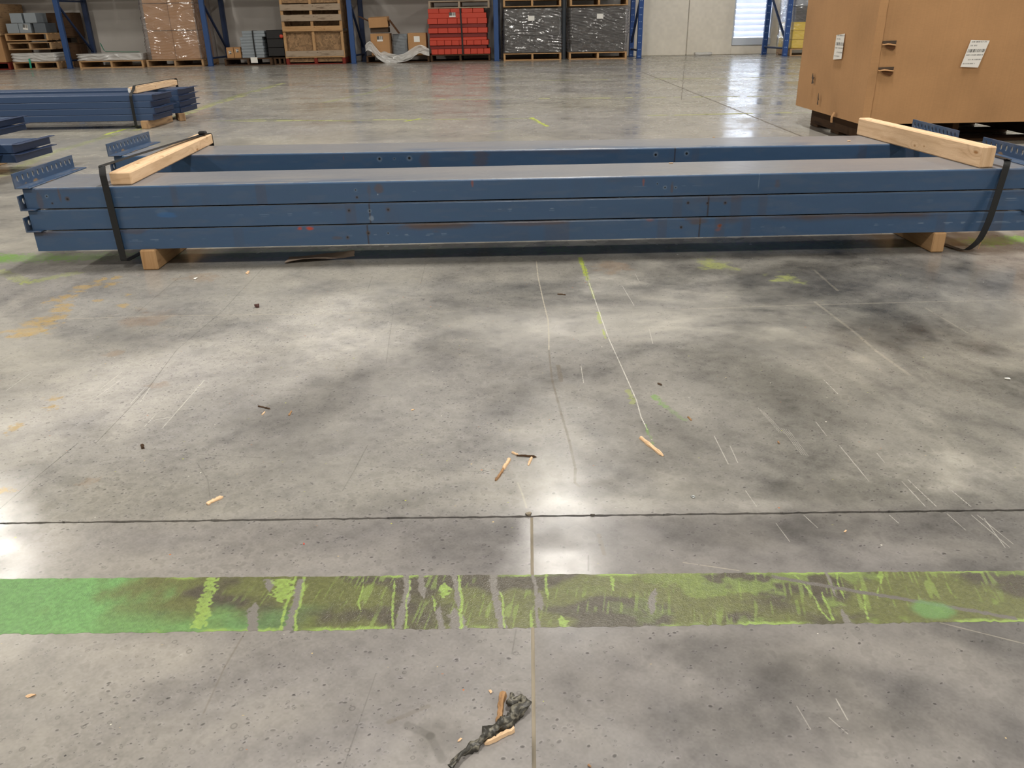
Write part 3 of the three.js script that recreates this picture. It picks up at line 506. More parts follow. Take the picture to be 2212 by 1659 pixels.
// ---------------------------------------------------------------- the room
{
  const back = structure('wall_back'), P = (x0, x1, y0, y1, m = M.concreteWall) => mesh('panel', boxUV(cbox(x1 - x0, y1 - y0, 0.2, 0.008)), m, back, [(x0 + x1) / 2, y0, -17.7]);
  P(-14, -5.6, 0, 7.2, M.greyWall); P(-5.585, 2.5, 0, 7.2, M.greyWall); P(2.515, 3.637, 0, 7.2); P(3.652, 4.55, 0, 7.2); P(4.55, 5.32, 0, 0.17); P(4.55, 5.32, 2.4, 7.2); P(5.32, 14, 0, 7.2);
  const left = structure('wall_left'); mesh('panel', boxUV(cbox(0.2, 7.2, 27, 0.01)), M.wallPaint, left, [-14.1, 0, -4.3]);
  const right = structure('wall_right');
  for (const [z0, z1, y0, y1] of [[-17.8, -14.2, 0, 7.2], [-9.4, 9.2, 0, 7.2], [-14.2, -9.4, 0, 1.4], [-14.2, -9.4, 5.6, 7.2]]) mesh('panel', boxUV(cbox(0.2, y1 - y0, z1 - z0, 0.01)), M.wallPaint, right, [14.1, y0, (z0 + z1) / 2]);
  const front = structure('wall_front'); mesh('panel', boxUV(cbox(28.4, 7.2, 0.2, 0.01)), M.wallPaint, front, [0, 0, 9.1]);
  const ceil = structure('ceiling'); mesh('deck', new THREE.BoxGeometry(28.4, 0.15, 27), M.steelDeck, ceil, [0, 7.275, -4.3]);
  for (let i = 0; i < 6; i++) mesh('joist', new THREE.BoxGeometry(28, 0.3, 0.12), M.steelDeck, ceil, [0, 7.05, -16 + i * 4.8]);
  // window with a blind behind the end of the rack
  const win = structure('window_1'), cx = 4.935, w = 0.77;
  mesh('window_sill', cbox(w, 0.14, 0.16, 0.006), M.frameBlue, win, [cx, 0.17, -17.65]);
  for (const s of [-1, 1]) mesh('window_frame', cbox(0.03, 2.09, 0.14, 0.004), M.frameBlue, win, [cx + s * (w / 2 - 0.015), 0.31, -17.67]);
  mesh('pane', new THREE.BoxGeometry(w - 0.06, 2.05, 0.006), M.pane, win, [cx, 1.34, -17.74]);
  for (let i = 0; i < 20; i++) mesh('slat', cbox(w - 0.066, 0.092, 0.006, 0.001), M.slat, win, [cx, 0.325 + i * 0.102, -17.66], [-0.28, 0, 0]);
  const w2 = structure('added_window_2');  // unseen window, added to bring daylight in from the right
  mesh('pane', new THREE.BoxGeometry(0.01, 4.2, 4.8), M.frosted, w2, [14.1, 3.5, -11.8]);
  for (let i = 0; i <= 4; i++) mesh('window_frame', cbox(0.12, 4.2, 0.06, 0.005), M.frameBlue, w2, [14.1, 1.4, -14.17 + i * 1.185]);
}
for (const x of LAMP_X) for (const z of LAMP_Z) {
  const row = { '-10': 'over the open floor by the rack', '-3.3': 'over the strapped steel beams', '3.6': 'behind the viewer' }[z], c = x < -1 ? 'bundle side' : x < 5 ? 'middle row' : 'carton side';
  const t = thing('ceiling_light', 'long white ceiling light ' + row + ', ' + c, 'ceiling light', [x, LAMP_Y, z]);
  mesh('housing', cbox(LAMP_W + 0.06, 0.09, LAMP_D + 0.06, 0.01), M.white, t, [0, 0.02, 0]);
  const glow = mesh('diffuser', new THREE.BoxGeometry(LAMP_W, 0.02, LAMP_D), std({ color: 0xffffff, emissive: LAMP_COLOUR, emissiveIntensity: 4, roughness: 0.5 }), t, [0, 0.01, 0]); glow.castShadow = false;
  for (const s of [-1, 1]) mesh('rod', new THREE.CylinderGeometry(0.006, 0.006, 0.6, 8), M.steel, t, [0, 0.4, s * 0.5]);
  const l = new THREE.RectAreaLight(LAMP_COLOUR, LAMP_POWER * ROW_SHARE[LAMP_Z.indexOf(z)], LAMP_W, LAMP_D); l.position.set(0, -0.02, 0); l.rotation.x = -Math.PI / 2; t.add(l);
}
// ---------------------------------------------------------------- blue steel beams
const BLUE = hex(0x3a577a), DUST_SHEEN = hex(0x9a9796), RUST = hex(0x5f4a3a), ORANGE = hex(0x94502f), PALE = hex(0x9fb0c0), BLACKC = [0.012, 0.012, 0.014];
const HB = 0.064, DB = 0.25, SB = 2 * HB + DB;                  // flange height, web depth, girth of the channel
// spec: holes [x, y, r, rust], seams [x], smears [x, y, rx, ry, colour, amount], dashes [y]
function beamTexture(seed, L, spec) {
  return paint(2048, 256, (u, v, o) => {
    const s = v * SB, x = (u - 0.5) * L, top = s > HB && s < HB + DB, y = s;
    const n = fbm(x * 2.5 + seed, s * 8, 4), n2 = fbm(x * 16, s * 60 + seed, 3), f = 0.9 + 0.22 * n; let r = [BLUE[0] * f, BLUE[1] * f, BLUE[2] * f];
    const du = top ? clamp(0.78 + 0.3 * (n - 0.5) + 0.2 * (n2 - 0.5) - 0.45 * sstep(0.62, 0.72, fbm(x * 3 + 7, s * 14 + seed, 3)) * sstep(HB + 0.12, HB, s)) : 0.04 + 0.08 * sstep(0.5, 0.75, n2);
    for (let c = 0; c < 3; c++) r[c] = mix(r[c], DUST_SHEEN[c] * (top ? 0.8 : 0.6), du);  // grey web top: dust, with reflected room light painted in
    const rustEdge = sstep(0.55, 0.72, fbm(x * 3.3 + seed * 3, 4, 3)) * sstep(HB - 0.026, HB - 0.002, s + 0.016 * (n2 - 0.5)) * (s < HB ? 1 : 0) * (spec.edge ?? 0);
    const runs = sstep(0.7, 0.8, vn(x * 22 + seed, 2)) * sstep(0.5, 0.65, fbm(x * 2, 3 + seed, 2)) * (top ? 0 : 0.35);
    for (let c = 0; c < 3; c++) r[c] = mix(r[c], RUST[c] * 0.75, clamp(rustEdge * 0.75 + runs * 0.6));
    if (s < HB) {
      for (const [q, a] of spec.dashes ?? []) { const m = 0.55 * sstep(0.0016, 0.0006, Math.abs(y - q - 0.003 * (vn(x * 6, 1) - 0.5))) * sstep(0.6, 0.75, vn(x * 60 + seed, q * 90)) * sstep(0.45, 0.7, fbm(x * 2.3 + seed, 8, 3)); for (let c = 0; c < 3; c++) r[c] = mix(r[c], PALE[c], m * a); }
      for (const q of spec.seams ?? []) { const m = sstep(0.0034, 0.0016, Math.abs(x - q)) * 0.7; for (let c = 0; c < 3; c++) r[c] = mix(r[c], RUST[c] * 0.3, m); }
      for (const [hx, hy, hr, ru] of spec.holes ?? []) { const d = Math.hypot(x - hx, y - hy); if (d > 0.03) continue; const m = sstep(hr * 2.9, hr * 1.4, d + 0.008 * (n2 - 0.5)) * ru * 0.8; for (let c = 0; c < 3; c++) r[c] = mix(r[c], (ru > 0.6 ? RUST : PALE)[c] * 0.8, m * 0.8); const k = sstep(hr * 1.25, hr * 0.8, d); for (let c = 0; c < 3; c++) r[c] = mix(r[c], BLACKC[c], k); }
      for (const [mx, my, rx, ry, C, a] of spec.smears ?? []) { const d = Math.hypot((x - mx) / rx, (y - my) / ry) + 1.8 * (n2 - 0.5); const m = sstep(1.1, 0.4, d) * a * 0.75; if (m > 0) for (let c = 0; c < 3; c++) r[c] = mix(r[c], C[c], m); }
    }
    if (s > HB - 0.001 && s < HB + 0.004) { const m = 0.5 * sstep(0.4, 0.6, vn(x * 60, seed)); for (let c = 0; c < 3; c++) r[c] = mix(r[c], PALE[c] * 0.7, m); }
    o[0] = r[0]; o[1] = r[1]; o[2] = r[2];
  });
}
// channel, web uppermost, flanges down at the front (+z) and back; x along its length, base at y = 0
function channel(L, D, h, t = 0.004, r = 0.007) {
  const out = [], inn = [], arc = (cx, cy, a0, a1, R, list) => { for (let k = 0; k <= 4; k++) { const a = a0 + (a1 - a0) * k / 4; list.push([cx + R * Math.cos(a), cy + R * Math.sin(a), Math.cos(a), Math.sin(a)]); } };
  out.push([D / 2, 0, 1, 0]); arc(D / 2 - r, h - r, 0, Math.PI / 2, r, out); arc(-D / 2 + r, h - r, Math.PI / 2, Math.PI, r, out); out.push([-D / 2, 0, -1, 0]);
  inn.push([D / 2 - t, 0, -1, 0], [D / 2 - t, h - t, -1, 0], [D / 2 - t, h - t, 0, -1], [-D / 2 + t, h - t, 0, -1], [-D / 2 + t, h - t, 1, 0], [-D / 2 + t, 0, 1, 0]);
  const pos = [], nor = [], uv = []; let s = 0; const S = 2 * h + D;
  const quad = (a, b, va, vb, flip) => { const P = [[-L / 2, a, va, 0], [L / 2, a, va, 1], [L / 2, b, vb, 1], [-L / 2, b, vb, 0]]; for (const k of flip ? [0, 2, 1, 0, 3, 2] : [0, 1, 2, 0, 2, 3]) { const [x, q, v, u] = P[k]; pos.push(x, q[1], q[0]); nor.push(0, q[3], q[2]); uv.push(u, v); } };
  for (let i = 0; i + 1 < out.length; i++) { const d = Math.hypot(out[i + 1][0] - out[i][0], out[i + 1][1] - out[i][1]); quad(out[i], out[i + 1], s / S, (s + d) / S, false); s += d; }
  for (let i = 0; i + 1 < inn.length; i++) quad(inn[i], inn[i + 1], 0.5, 0.52, true);
  const loop = out.map((p) => [p[0], p[1]]).concat(inn.map((p) => [p[0], p[1]]).reverse());
  const tri = THREE.ShapeUtils.triangulateShape(loop.map((p) => new THREE.Vector2(...p)), []);
  for (const sgn of [-1, 1]) for (const T of tri) for (const k of sgn < 0 ? T : [T[0], T[2], T[1]]) { pos.push(sgn * L / 2, loop[k][1], loop[k][0]); nor.push(sgn, 0, 0); uv.push(sgn < 0 ? 0.01 : 0.99, 0.06); }
  const e = quadEnds(D, t, h, L); pos.push(...e.pos); nor.push(...e.nor); uv.push(...e.uv);
  const g = new THREE.BufferGeometry(); g.setAttribute('position', new THREE.Float32BufferAttribute(pos, 3)); g.setAttribute('normal', new THREE.Float32BufferAttribute(nor, 3)); g.setAttribute('uv', new THREE.Float32BufferAttribute(uv, 2)); return g;
}
function quadEnds(D, t, h, L) { const pos = [], nor = [], uv = []; for (const s of [-1, 1]) { const a = s * D / 2, b = s * (D / 2 - t); for (const [x, z] of [[-L / 2, a], [L / 2, a], [L / 2, b], [-L / 2, a], [L / 2, b], [-L / 2, b]]) { pos.push(x, 0, z); nor.push(0, -1, 0); uv.push(0.5, 0.02); } } return { pos, nor, uv }; }
// slotted angle: foot on y = 0 reaching inwards (-x is outwards for the first end), upright leg with slots; z along it
function slottedAngle(len, foot, leg, t, slots) {
  const s = new THREE.Shape([[0, 0], [len, 0], [len, leg], [0, leg]].map((p) => new THREE.Vector2(...p)));
  for (let i = 0; i < slots; i++) { const x = 0.024 + i * (len - 0.048) / (slots - 1), y = leg * 0.6, p = new THREE.Path(); p.absellipse(x, y, 0.0062, 0.0098, 0, Math.PI * 2, true, 0.12); s.holes.push(p); }
  const up = new THREE.ExtrudeGeometry(s, { depth: t, bevelEnabled: false, curveSegments: 8 }); up.rotateY(Math.PI / 2); // x -> -z, depth -> +x
  const ft = cbox(foot, t, len, 0.0012).clone(); ft.translate(foot / 2, 0, -len / 2);
  const g = mergeGeometries([up.toNonIndexed ? boxUV(up, 2.6, 10) : up, boxUV(ft.clone(), 2.6, 10)].map((q) => { for (const k of Object.keys(q.attributes)) if (!['position', 'normal', 'uv'].includes(k)) q.deleteAttribute(k); return q; }));
  g.translate(0, 0, len / 2); return g;
}
const BL = 3.2, ANGLE = slottedAngle(0.385, 0.046, 0.046, 0.004, 12), CH = channel(BL, DB, HB);
function makeBeam(mat, label, p, turn, group) {
  const t = thing('steel_beam', label, 'beam', p, turn, group); mesh('channel', CH, mat, t);
  for (const s of [-1, 1]) { const a = mesh('end_angle', ANGLE, M.angle, t, [s * (BL / 2 + 0.014), HB, -0.052], [0, s < 0 ? 0 : Math.PI, 0]); a.userData.label = 'slotted steel end angle'; }
  return t;
}
const paintMat = (tex) => std({ map: tex, roughness: 0.3, bumpMap: tiled(CLOUD, 22, 3), bumpScale: 0.0008 });
const X = (x) => x - 0.085;
const T2 = beamTexture(1, BL, { edge: 0.25, dashes: [[0.03, 0.3]], holes: [[X(-1.445), 0.038, 0.0024, 0.5], [X(-1.433), 0.016, 0.002, 0.7], [X(-1.383), 0.028, 0.0034, 1], [X(-0.482), 0.038, 0.002, 0.3], [X(-0.48), 0.015, 0.0026, 0.7], [X(0.468), 0.038, 0.002, 0.2], [X(0.493), 0.026, 0.0026, 0.5], [X(0.527), 0.025, 0.0022, 0.4]],
  smears: [[X(-0.41), 0.04, 0.014, 0.02, RUST, 0.7], [X(-0.414), 0.022, 0.004, 0.004, PALE, 0.9], [X(-0.115), 0.049, 0.006, 0.013, ORANGE, 0.8], [X(0.424), 0.042, 0.004, 0.013, ORANGE, 0.7], [X(-1.47), 0.03, 0.008, 0.04, RUST, 0.5], [X(-1.405), 0.04, 0.004, 0.03, RUST, 0.7], [X(0.515), 0.02, 0.005, 0.02, RUST, 0.7], [X(-0.44), 0.03, 0.006, 0.03, RUST, 0.4], [X(0.85), 0.03, 0.012, 0.02, RUST, 0.5], [X(0.79), 0.04, 0.002, 0.025, PALE, 0.35]] });
const T1 = beamTexture(2, BL, { edge: 0.35, seams: [X(-0.444), X(0.635)], dashes: [[0.036, 0.8], [0.03, 0.4]], holes: [[X(-0.509), 0.042, 0.003, 0.7], [X(-0.444), 0.039, 0.0028, 0.5], [X(-0.385), 0.042, 0.003, 0.8], [X(0.57), 0.044, 0.003, 0.9], [X(0.632), 0.042, 0.0026, 0.7], [X(0.689), 0.042, 0.0028, 0.9]], smears: [[X(-0.44), 0.014, 0.008, 0.01, PALE, 0.5], [X(-1.1), 0.052, 0.02, 0.008, PALE, 0.1], [X(-1.08), 0.04, 0.03, 0.008, hex(0x2f6aa8), 0.6]] });
const T0 = beamTexture(3, BL, { edge: 1, seams: [X(-0.456), X(0.613)], dashes: [[0.03, 0.9], [0.026, 0.5]], holes: [[X(-0.522), 0.024, 0.0028, 0.8], [X(-0.454), 0.036, 0.003, 1], [X(-0.391), 0.035, 0.0022, 0.3], [X(0.553), 0.034, 0.003, 1], [X(0.613), 0.042, 0.002, 0.3], [X(0.678), 0.036, 0.003, 1]],
  smears: [[X(-0.672), 0.056, 0.016, 0.011, hex(0xa8452f), 1.3], [X(-0.64), 0.054, 0.022, 0.013, hex(0xb5482f), 1.33], [X(-0.555), 0.024, 0.02, 0.006, RUST, 0.6], [X(0.676), 0.034, 0.013, 0.013, ORANGE, 0.8], [X(0.6), 0.05, 0.04, 0.018, RUST, 0.7], [X(0.45), 0.06, 0.02, 0.02, ORANGE, 0.5], [X(0.1), 0.058, 0.14, 0.014, RUST, 0.7], [X(-0.25), 0.057, 0.1, 0.016, RUST, 0.7], [X(-1.2), 0.058, 0.05, 0.012, RUST, 0.5]] });
const TR = beamTexture(4, BL, { edge: 0.4, seams: [X(0.64)], holes: [[X(-0.492), 0.038, 0.0046, 0.5], [X(-0.435), 0.038, 0.0022, 0.3], [X(-0.377), 0.039, 0.005, 0.5], [X(0.567), 0.037, 0.0046, 0.5], [X(0.685), 0.04, 0.0046, 0.5]], smears: [[X(-0.63), 0.044, 0.004, 0.02, ORANGE, 0.6], [X(-0.32), 0.03, 0.02, 0.04, RUST, 0.5], [X(-0.1), 0.03, 0.03, 0.04, RUST, 0.5]] });
const BM = [T0, T1, T2].map(paintMat), RM = paintMat(TR);
const BY = [0.066, 0.134, 0.202];
['lowest blue steel beam of the near stack, with orange tape scrap and rust', 'middle blue steel beam of the near stack, with pale scratch dashes', 'top blue steel beam of the near stack, carrying both lumber battens'].forEach((l, i) => makeBeam(BM[i], l, [0.085, BY[i], -2.567 - DB / 2], 0.014, 'blue beams of the strapped bundle in front'));
['lowest blue steel beam of the rear stack in the front bundle', 'middle blue steel beam of the rear stack in the front bundle', 'top blue steel beam of the rear stack in the front bundle, dusty top'].forEach((l, i) => makeBeam(RM, l, [0.085, BY[i], -3.172 - DB / 2], -0.015, 'blue beams of the strapped bundle in front'));

// ---------------------------------------------------------------- lumber and straps of the front bundle
const board = (w, h, l, o) => cbox(w, h, l, 0.004, 1, 1, o);
solo('lumber_batten', board(0.066, 0.04, 0.93, 0.13), M.pine, 'flat pale pine batten lying across the beams beside their slotted ends', 'lumber', [-1.238, 0.2665, -3.03], [0, 0.057, 0]);
solo('lumber_batten', board(0.046, 0.066, 0.83, 0.41), M.pine, 'pine batten standing on edge across the beams before the big carton', 'lumber', [1.483, 0.2665, -3.01], [0, 0.0745, 0]);
solo('lumber_batten', board(0.05, 0.066, 0.93, 0.67), M.pallet, 'pine block under the beams next to the cardboard scrap', 'lumber', [-1.17, 0, -2.998], [0, 0.02, 0]);
solo('lumber_batten', board(0.042, 0.066, 0.93, 0.9), M.pallet, 'pine block under the beams by the dangling loose strap', 'lumber', [1.388, 0, -3.04], [0, 0.03, 0]);
solo('strap', ribbon([[-1.253, 0.326, -2.55], [-1.2555, 0.328, -2.562], [-1.262, 0.322, -2.8], [-1.258, 0.314, -3.2], [-1.247, 0.3105, -3.47], [-1.245, 0.3, -3.508], [-1.243, 0.06, -3.508], [-1.243, 0.03, -3.47], [-1.243, 0.012, -3.0], [-1.243, 0.028, -2.55], [-1.244, 0.045, -2.538], [-1.247, 0.2, -2.536], [-1.251, 0.3, -2.54]], 0.021, 0.0016, undefined, 160, true, 0.1), M.strap, 'taut black strap wrapping the bundle beside the flat batten', 'strap');
solo('strap_clip', cbox(0.03, 0.014, 0.026, 0.004), M.black, 'small black strap clip at the far end of the flat batten', 'clip', [-1.244, 0.3115, -3.425]);
solo('strap', ribbon([[1.571, 0.291, -2.59], [1.572, 0.2935, -2.602], [1.56, 0.296, -2.8], [1.535, 0.299, -3.43], [1.53, 0.285, -3.45], [1.53, 0.06, -3.46], [1.5, 0.006, -3.3], [1.44, 0.004, -2.9], [1.475, 0.004, -2.63], [1.496, 0.008, -2.575], [1.514, 0.05, -2.545], [1.535, 0.12, -2.55], [1.566, 0.27, -2.578]], 0.021, 0.0016, undefined, 160, true, 0.35), M.strap, 'slack black strap sagging to the floor beside the upright batten', 'strap');
solo('wood_sliver', bar([1.532, 0.012, -2.57], [1.545, 0.068, -2.578], 0.0016, 0.0016, 0.0004), M.pallet, 'thin pale splinter hanging beside the slack strap', 'splinter');

// ---------------------------------------------------------------- the further bundles
const SH = 0.046, SCH = channel(BL, DB, SH), SPL = cbox(0.004, SH - 0.004, 0.38, 0.001), SFL = cbox(0.036, 0.003, 0.38, 0.001);
function makeShallow(label, p, turn, group) {
  const t = thing('shallow_beam', label, 'beam', p, turn, group); mesh('channel', SCH, M.bluePlain, t);
  for (const s of [-1, 1]) { const e = mesh('end_plate', SPL, M.rackDark, t, [s * (BL / 2 + 0.004), 0, -0.055]); mesh('flange', SFL, M.rackDark, e, [s * 0.018, SH - 0.004, 0]); }
  return t;
}
const proto = makeShallow('x', [0, 0, 0], 0, 'g');
function shallow(label, p, group, i, turn = 0) { const c = i ? proto.clone() : proto; if (i) { c.name = numbered('shallow_beam'); scene.add(c); } c.position.set(...p); c.rotation.y = turn; c.userData.label = label; c.userData.group = group; }
let nb = 0;
const LEVEL = ['lowest', 'second lowest', 'third', 'top'];
for (const [zc, where] of [[-6.6, 'near stack'], [-7.12, 'rear stack']]) for (let k = 0; k < 4; k++) shallow(`${LEVEL[k]} thin blue beam in the ${where} of the far strapped bundle`, [-2.70 - BL / 2 + (where[0] === 'r' ? 0.012 : -0.008 + 0.02 * (k % 2)), 0.06 + k * 0.047, zc], 'beams of the far strapped bundle', nb++);
for (const [zc, xe, where] of [[-4.56, -2.63, 'rear'], [-4.19, -2.73, 'near']]) for (let k = 0; k < 2; k++) shallow(`${k ? 'upper' : 'lower'} dark beam in the ${where} pair of the low bundle by the slotted end`, [xe - BL / 2, 0.064 + k * 0.05, zc], 'beams of the low bundles at the picture edge', nb++);
for (const [zc, xe, where] of [[-5.74, -3.42, 'rear'], [-5.34, -3.5, 'near']]) for (let k = 0; k < 2; k++) shallow(`${k ? 'upper' : 'lower'} dark beam in the ${where} pair of the cut-off bundle between two others`, [xe - BL / 2, 0.064 + k * 0.05, zc], 'beams of the low bundles at the picture edge', nb++);
solo('lumber_batten', board(0.062, 0.045, 0.86, 0.2), M.pine, 'short pine batten on top of the far beam bundle', 'lumber', [-2.865, 0.25, -6.99], [0, 0.01, 0]);
solo('lumber_batten', board(0.055, 0.06, 0.5, 0.5), M.oldwood, 'pine block under the strapped end of the far beam bundle', 'lumber', [-2.775, 0, -6.7]);
solo('lumber_batten', board(0.05, 0.06, 0.2, 0.8), M.oldwood, 'short wood offcut under the rear stack of the far bundle', 'lumber', [-2.72, 0, -7.05], [0, 0.5, 0]);
solo('lumber_batten', board(0.05, 0.062, 0.9, 0.35), M.oldwood, 'wood block under the low dark beams nearest the slotted end', 'lumber', [-2.95, 0, -4.4]);
solo('lumber_batten', board(0.05, 0.062, 0.9, 0.75), M.oldwood, 'wood block under the cut-off dark beam bundle', 'lumber', [-3.75, 0, -5.5]);
for (const [x, z0, z1] of [[-5.4, -6.45, -7.3], [-5.3, -4.0, -4.75], [-6.0, -5.2, -5.9]]) solo('lumber_batten', board(0.05, 0.06, z0 - z1, 0.6), M.oldwood, { '-6.45': 'wood block under the hidden end of the far bundle', '-4': 'wood block under the hidden end of the low bundle', '-5.2': 'wood block under the hidden end of the cut-off bundle' }[z0], 'lumber', [x, z0 === -5.2 || z0 === -4 ? 0 : 0, (z0 + z1) / 2]);
solo('strap', ribbon([[-2.845, 0.3, -6.56], [-2.845, 0.305, -6.6], [-2.85, 0.305, -7.4], [-2.85, 0.28, -7.43], [-2.85, 0.02, -7.43], [-2.85, 0.004, -7.3], [-2.845, 0.004, -6.5], [-2.842, 0.03, -6.455], [-2.842, 0.24, -6.462], [-2.845, 0.28, -6.54]], 0.022, 0.002, undefined, 120, true, 0.15), M.strap, 'black strap round the end of the far beam bundle', 'strap');
solo('paper_label', cbox(0.02, 0.03, 0.001, 0.0003), M.white, 'small white paper tag on the end of the far batten', 'label', [-2.886, 0.257, -6.559]);

// ---------------------------------------------------------------- the big carton on its pallet
{
  const x0 = 2.05, x1 = 3.3, z0 = -4.87, z1 = -6.03, h = 1.15, b = 0.13;
  const c = thing('carton', 'huge brown carton with torn corner seam standing on a pallet', 'carton', [x0, b, z0]);
  const W = x1 - x0, D = z0 - z1, bulge = (u, v) => 0.022 * Math.sin(Math.PI * clamp(u)) * Math.sin(Math.PI * clamp(v));
  const panel = (w, hh, f, n = 14) => { const g = new THREE.PlaneGeometry(w, hh, n, n), P = g.attributes.position; for (let i = 0; i < P.count; i++) { const u = P.getX(i) / w + 0.5, v = P.getY(i) / hh + 0.5; P.setZ(i, f(u, v)); } g.translate(w / 2, hh / 2, 0); const uv = g.attributes.uv; for (let i = 0; i < uv.count; i++) uv.setXY(i, uv.getX(i) * w, uv.getY(i) * hh); g.computeVertexNormals(); return g; };
  mesh('carton_core', cbox(W - 0.03, h - 0.01, D - 0.03, 0.01), M.card, c, [W / 2, 0, -D / 2]);
  mesh('front_panel', panel(W - 0.008, h, (u, v) => bulge(u, v) + 0.003 * (fbm(u * 6, v * 6, 3) - 0.5)), M.card, c, [0.008, 0, -0.004]);
  mesh('side_panel', panel(D, h, (u, v) => bulge(u, v) + 0.004 * (fbm(u * 6 + 9, v * 6, 3) - 0.5)), M.card, c, [0.004, 0, -D], [0, -Math.PI / 2, 0]);
  // the glued corner flap: a wavy strip folded round the corner
  const s = new THREE.Shape(), r = rng(5), N = 40; s.moveTo(0, 0); for (let i = 0; i <= N; i++) s.lineTo(0.046 + 0.004 * (r() - 0.5), i / N * h); s.lineTo(0, h);
  const fg = new THREE.ExtrudeGeometry(s, { depth: 0.004, bevelEnabled: false }); mesh('corner_flap', boxUV(fg), M.card, c, [0.002, 0, 0.002]);
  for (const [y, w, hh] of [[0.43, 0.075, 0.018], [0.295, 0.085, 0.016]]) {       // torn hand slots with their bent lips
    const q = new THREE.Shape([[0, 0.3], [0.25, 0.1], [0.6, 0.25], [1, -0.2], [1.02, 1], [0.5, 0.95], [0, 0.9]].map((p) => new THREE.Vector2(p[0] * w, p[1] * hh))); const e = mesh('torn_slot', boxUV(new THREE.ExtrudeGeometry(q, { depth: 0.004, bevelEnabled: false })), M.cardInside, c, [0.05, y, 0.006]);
    { const k = new THREE.Shape([[0.1, 1], [1, 1], [1, 0.3], [0.85, 0], [0.4, 0.35]].map((p) => new THREE.Vector2(p[0] * w, (p[1] - 1) * 0.035))); mesh('tear_or_shade_patch', boxUV(new THREE.ExtrudeGeometry(k, { depth: 0.002, bevelEnabled: false })), M.cardDark, c, [0.05, y + 0.002, 0.008]); }  // dark shape painting the shadow below the slot
    mesh('torn_lip', ribbon([[0, -0.003, 0.003], [w * 0.4, -0.001, 0.009], [w, -0.006, 0.006]], 0.013, 0.003, new THREE.Vector3(0, -0.5, 1), 10), M.card, e, [0, 0.001, 0]);
  }
  for (const [dz, y, w, hh, a] of [[-0.83, 0.16, 0.05, 0.07, 0.3], [-0.68, 0.045, 0.025, 0.075, 0.1]]) { const q = new THREE.Shape([[0, 0.1], [0.3, 0.45], [0.1, 0.6], [0.45, 1], [0.7, 0.6], [1, 0.5], [0.6, 0.35], [0.8, 0]].map((p) => new THREE.Vector2(p[0] * w, p[1] * hh))); mesh('tear_or_shade_patch', boxUV(new THREE.ExtrudeGeometry(q, { depth: 0.002, bevelEnabled: false })), M.cardInside, c, [-0.0185, y, dz], [0, -Math.PI / 2, a]); }
  mesh('torn_flap', ribbon([[-0.012, 0.03, -0.38], [-0.026, 0.0, -0.382], [-0.024, -0.03, -0.38]], 0.026, 0.004, new THREE.Vector3(0, 0, 1), 10), M.card, c);
  const l1 = new THREE.Shape([[0.03, 0.145], [0.135, 0.14], [0.1, 0], [0, 0.005]].map((p) => new THREE.Vector2(...p)));
  const lab = (shape, w, hh) => { const g = new THREE.ExtrudeGeometry(shape, { depth: 0.001, bevelEnabled: false }), P = g.attributes.position, uv = g.attributes.uv; for (let i = 0; i < P.count; i++) uv.setXY(i, clamp((P.getX(i) - 0.03 * P.getY(i) / hh) / w), P.getY(i) / hh); return g; };
  mesh('paper_label', lab(l1, 0.105, 0.145), M.boxLabel, c, [0.505, 0.30, 0.021]).userData.label = 'white printed shipping label';
  const l2 = new THREE.Shape([[0, 0], [0.13, 0.01], [0.13, 0.15], [0, 0.14]].map((p) => new THREE.Vector2(...p)));
  mesh('paper_label', lab(l2, 0.13, 0.15), M.boxLabel, c, [-0.021, 0.33, -0.5], [0, -Math.PI / 2, 0]).userData.label = 'white printed shipping label';
}
// pallets: top boards across x, three stringers along z
const PBOARD = {}, palletGeo = (w, d) => PBOARD[w + '_' + d] ??= { top: cbox(w, 0.018, 0.095, 0.003), wide: cbox(w, 0.018, 0.14, 0.003), str: cbox(0.038, 0.092, d, 0.003) };
function pallet(label, x, y, z, w, d, m, group, turn = 0) {
  const t = thing('pallet', label, 'pallet', [x, y, z], turn, group), g = palletGeo(w, d), n = Math.floor(d / 0.16);
  for (let i = 0; i < 3; i++) mesh('bottom_board', g.wide, m, t, [0, 0, (i - 1) * (d / 2 - 0.07)]);
  for (let i = 0; i < 3; i++) mesh('stringer', g.str, m, t, [(i - 1) * (w / 2 - 0.019), 0.018, 0]);
  for (let i = 0; i <= n; i++) mesh('top_board', g.top, m, t, [0, 0.11, (i / n - 0.5) * (d - 0.095)]);
  return t;
}
pallet('dark shaded pallet underneath the huge brown carton', 2.7, 0.001, -5.5, 1.1, 0.92, M.darkwood);  // darker wood colour paints the shade beneath the carton

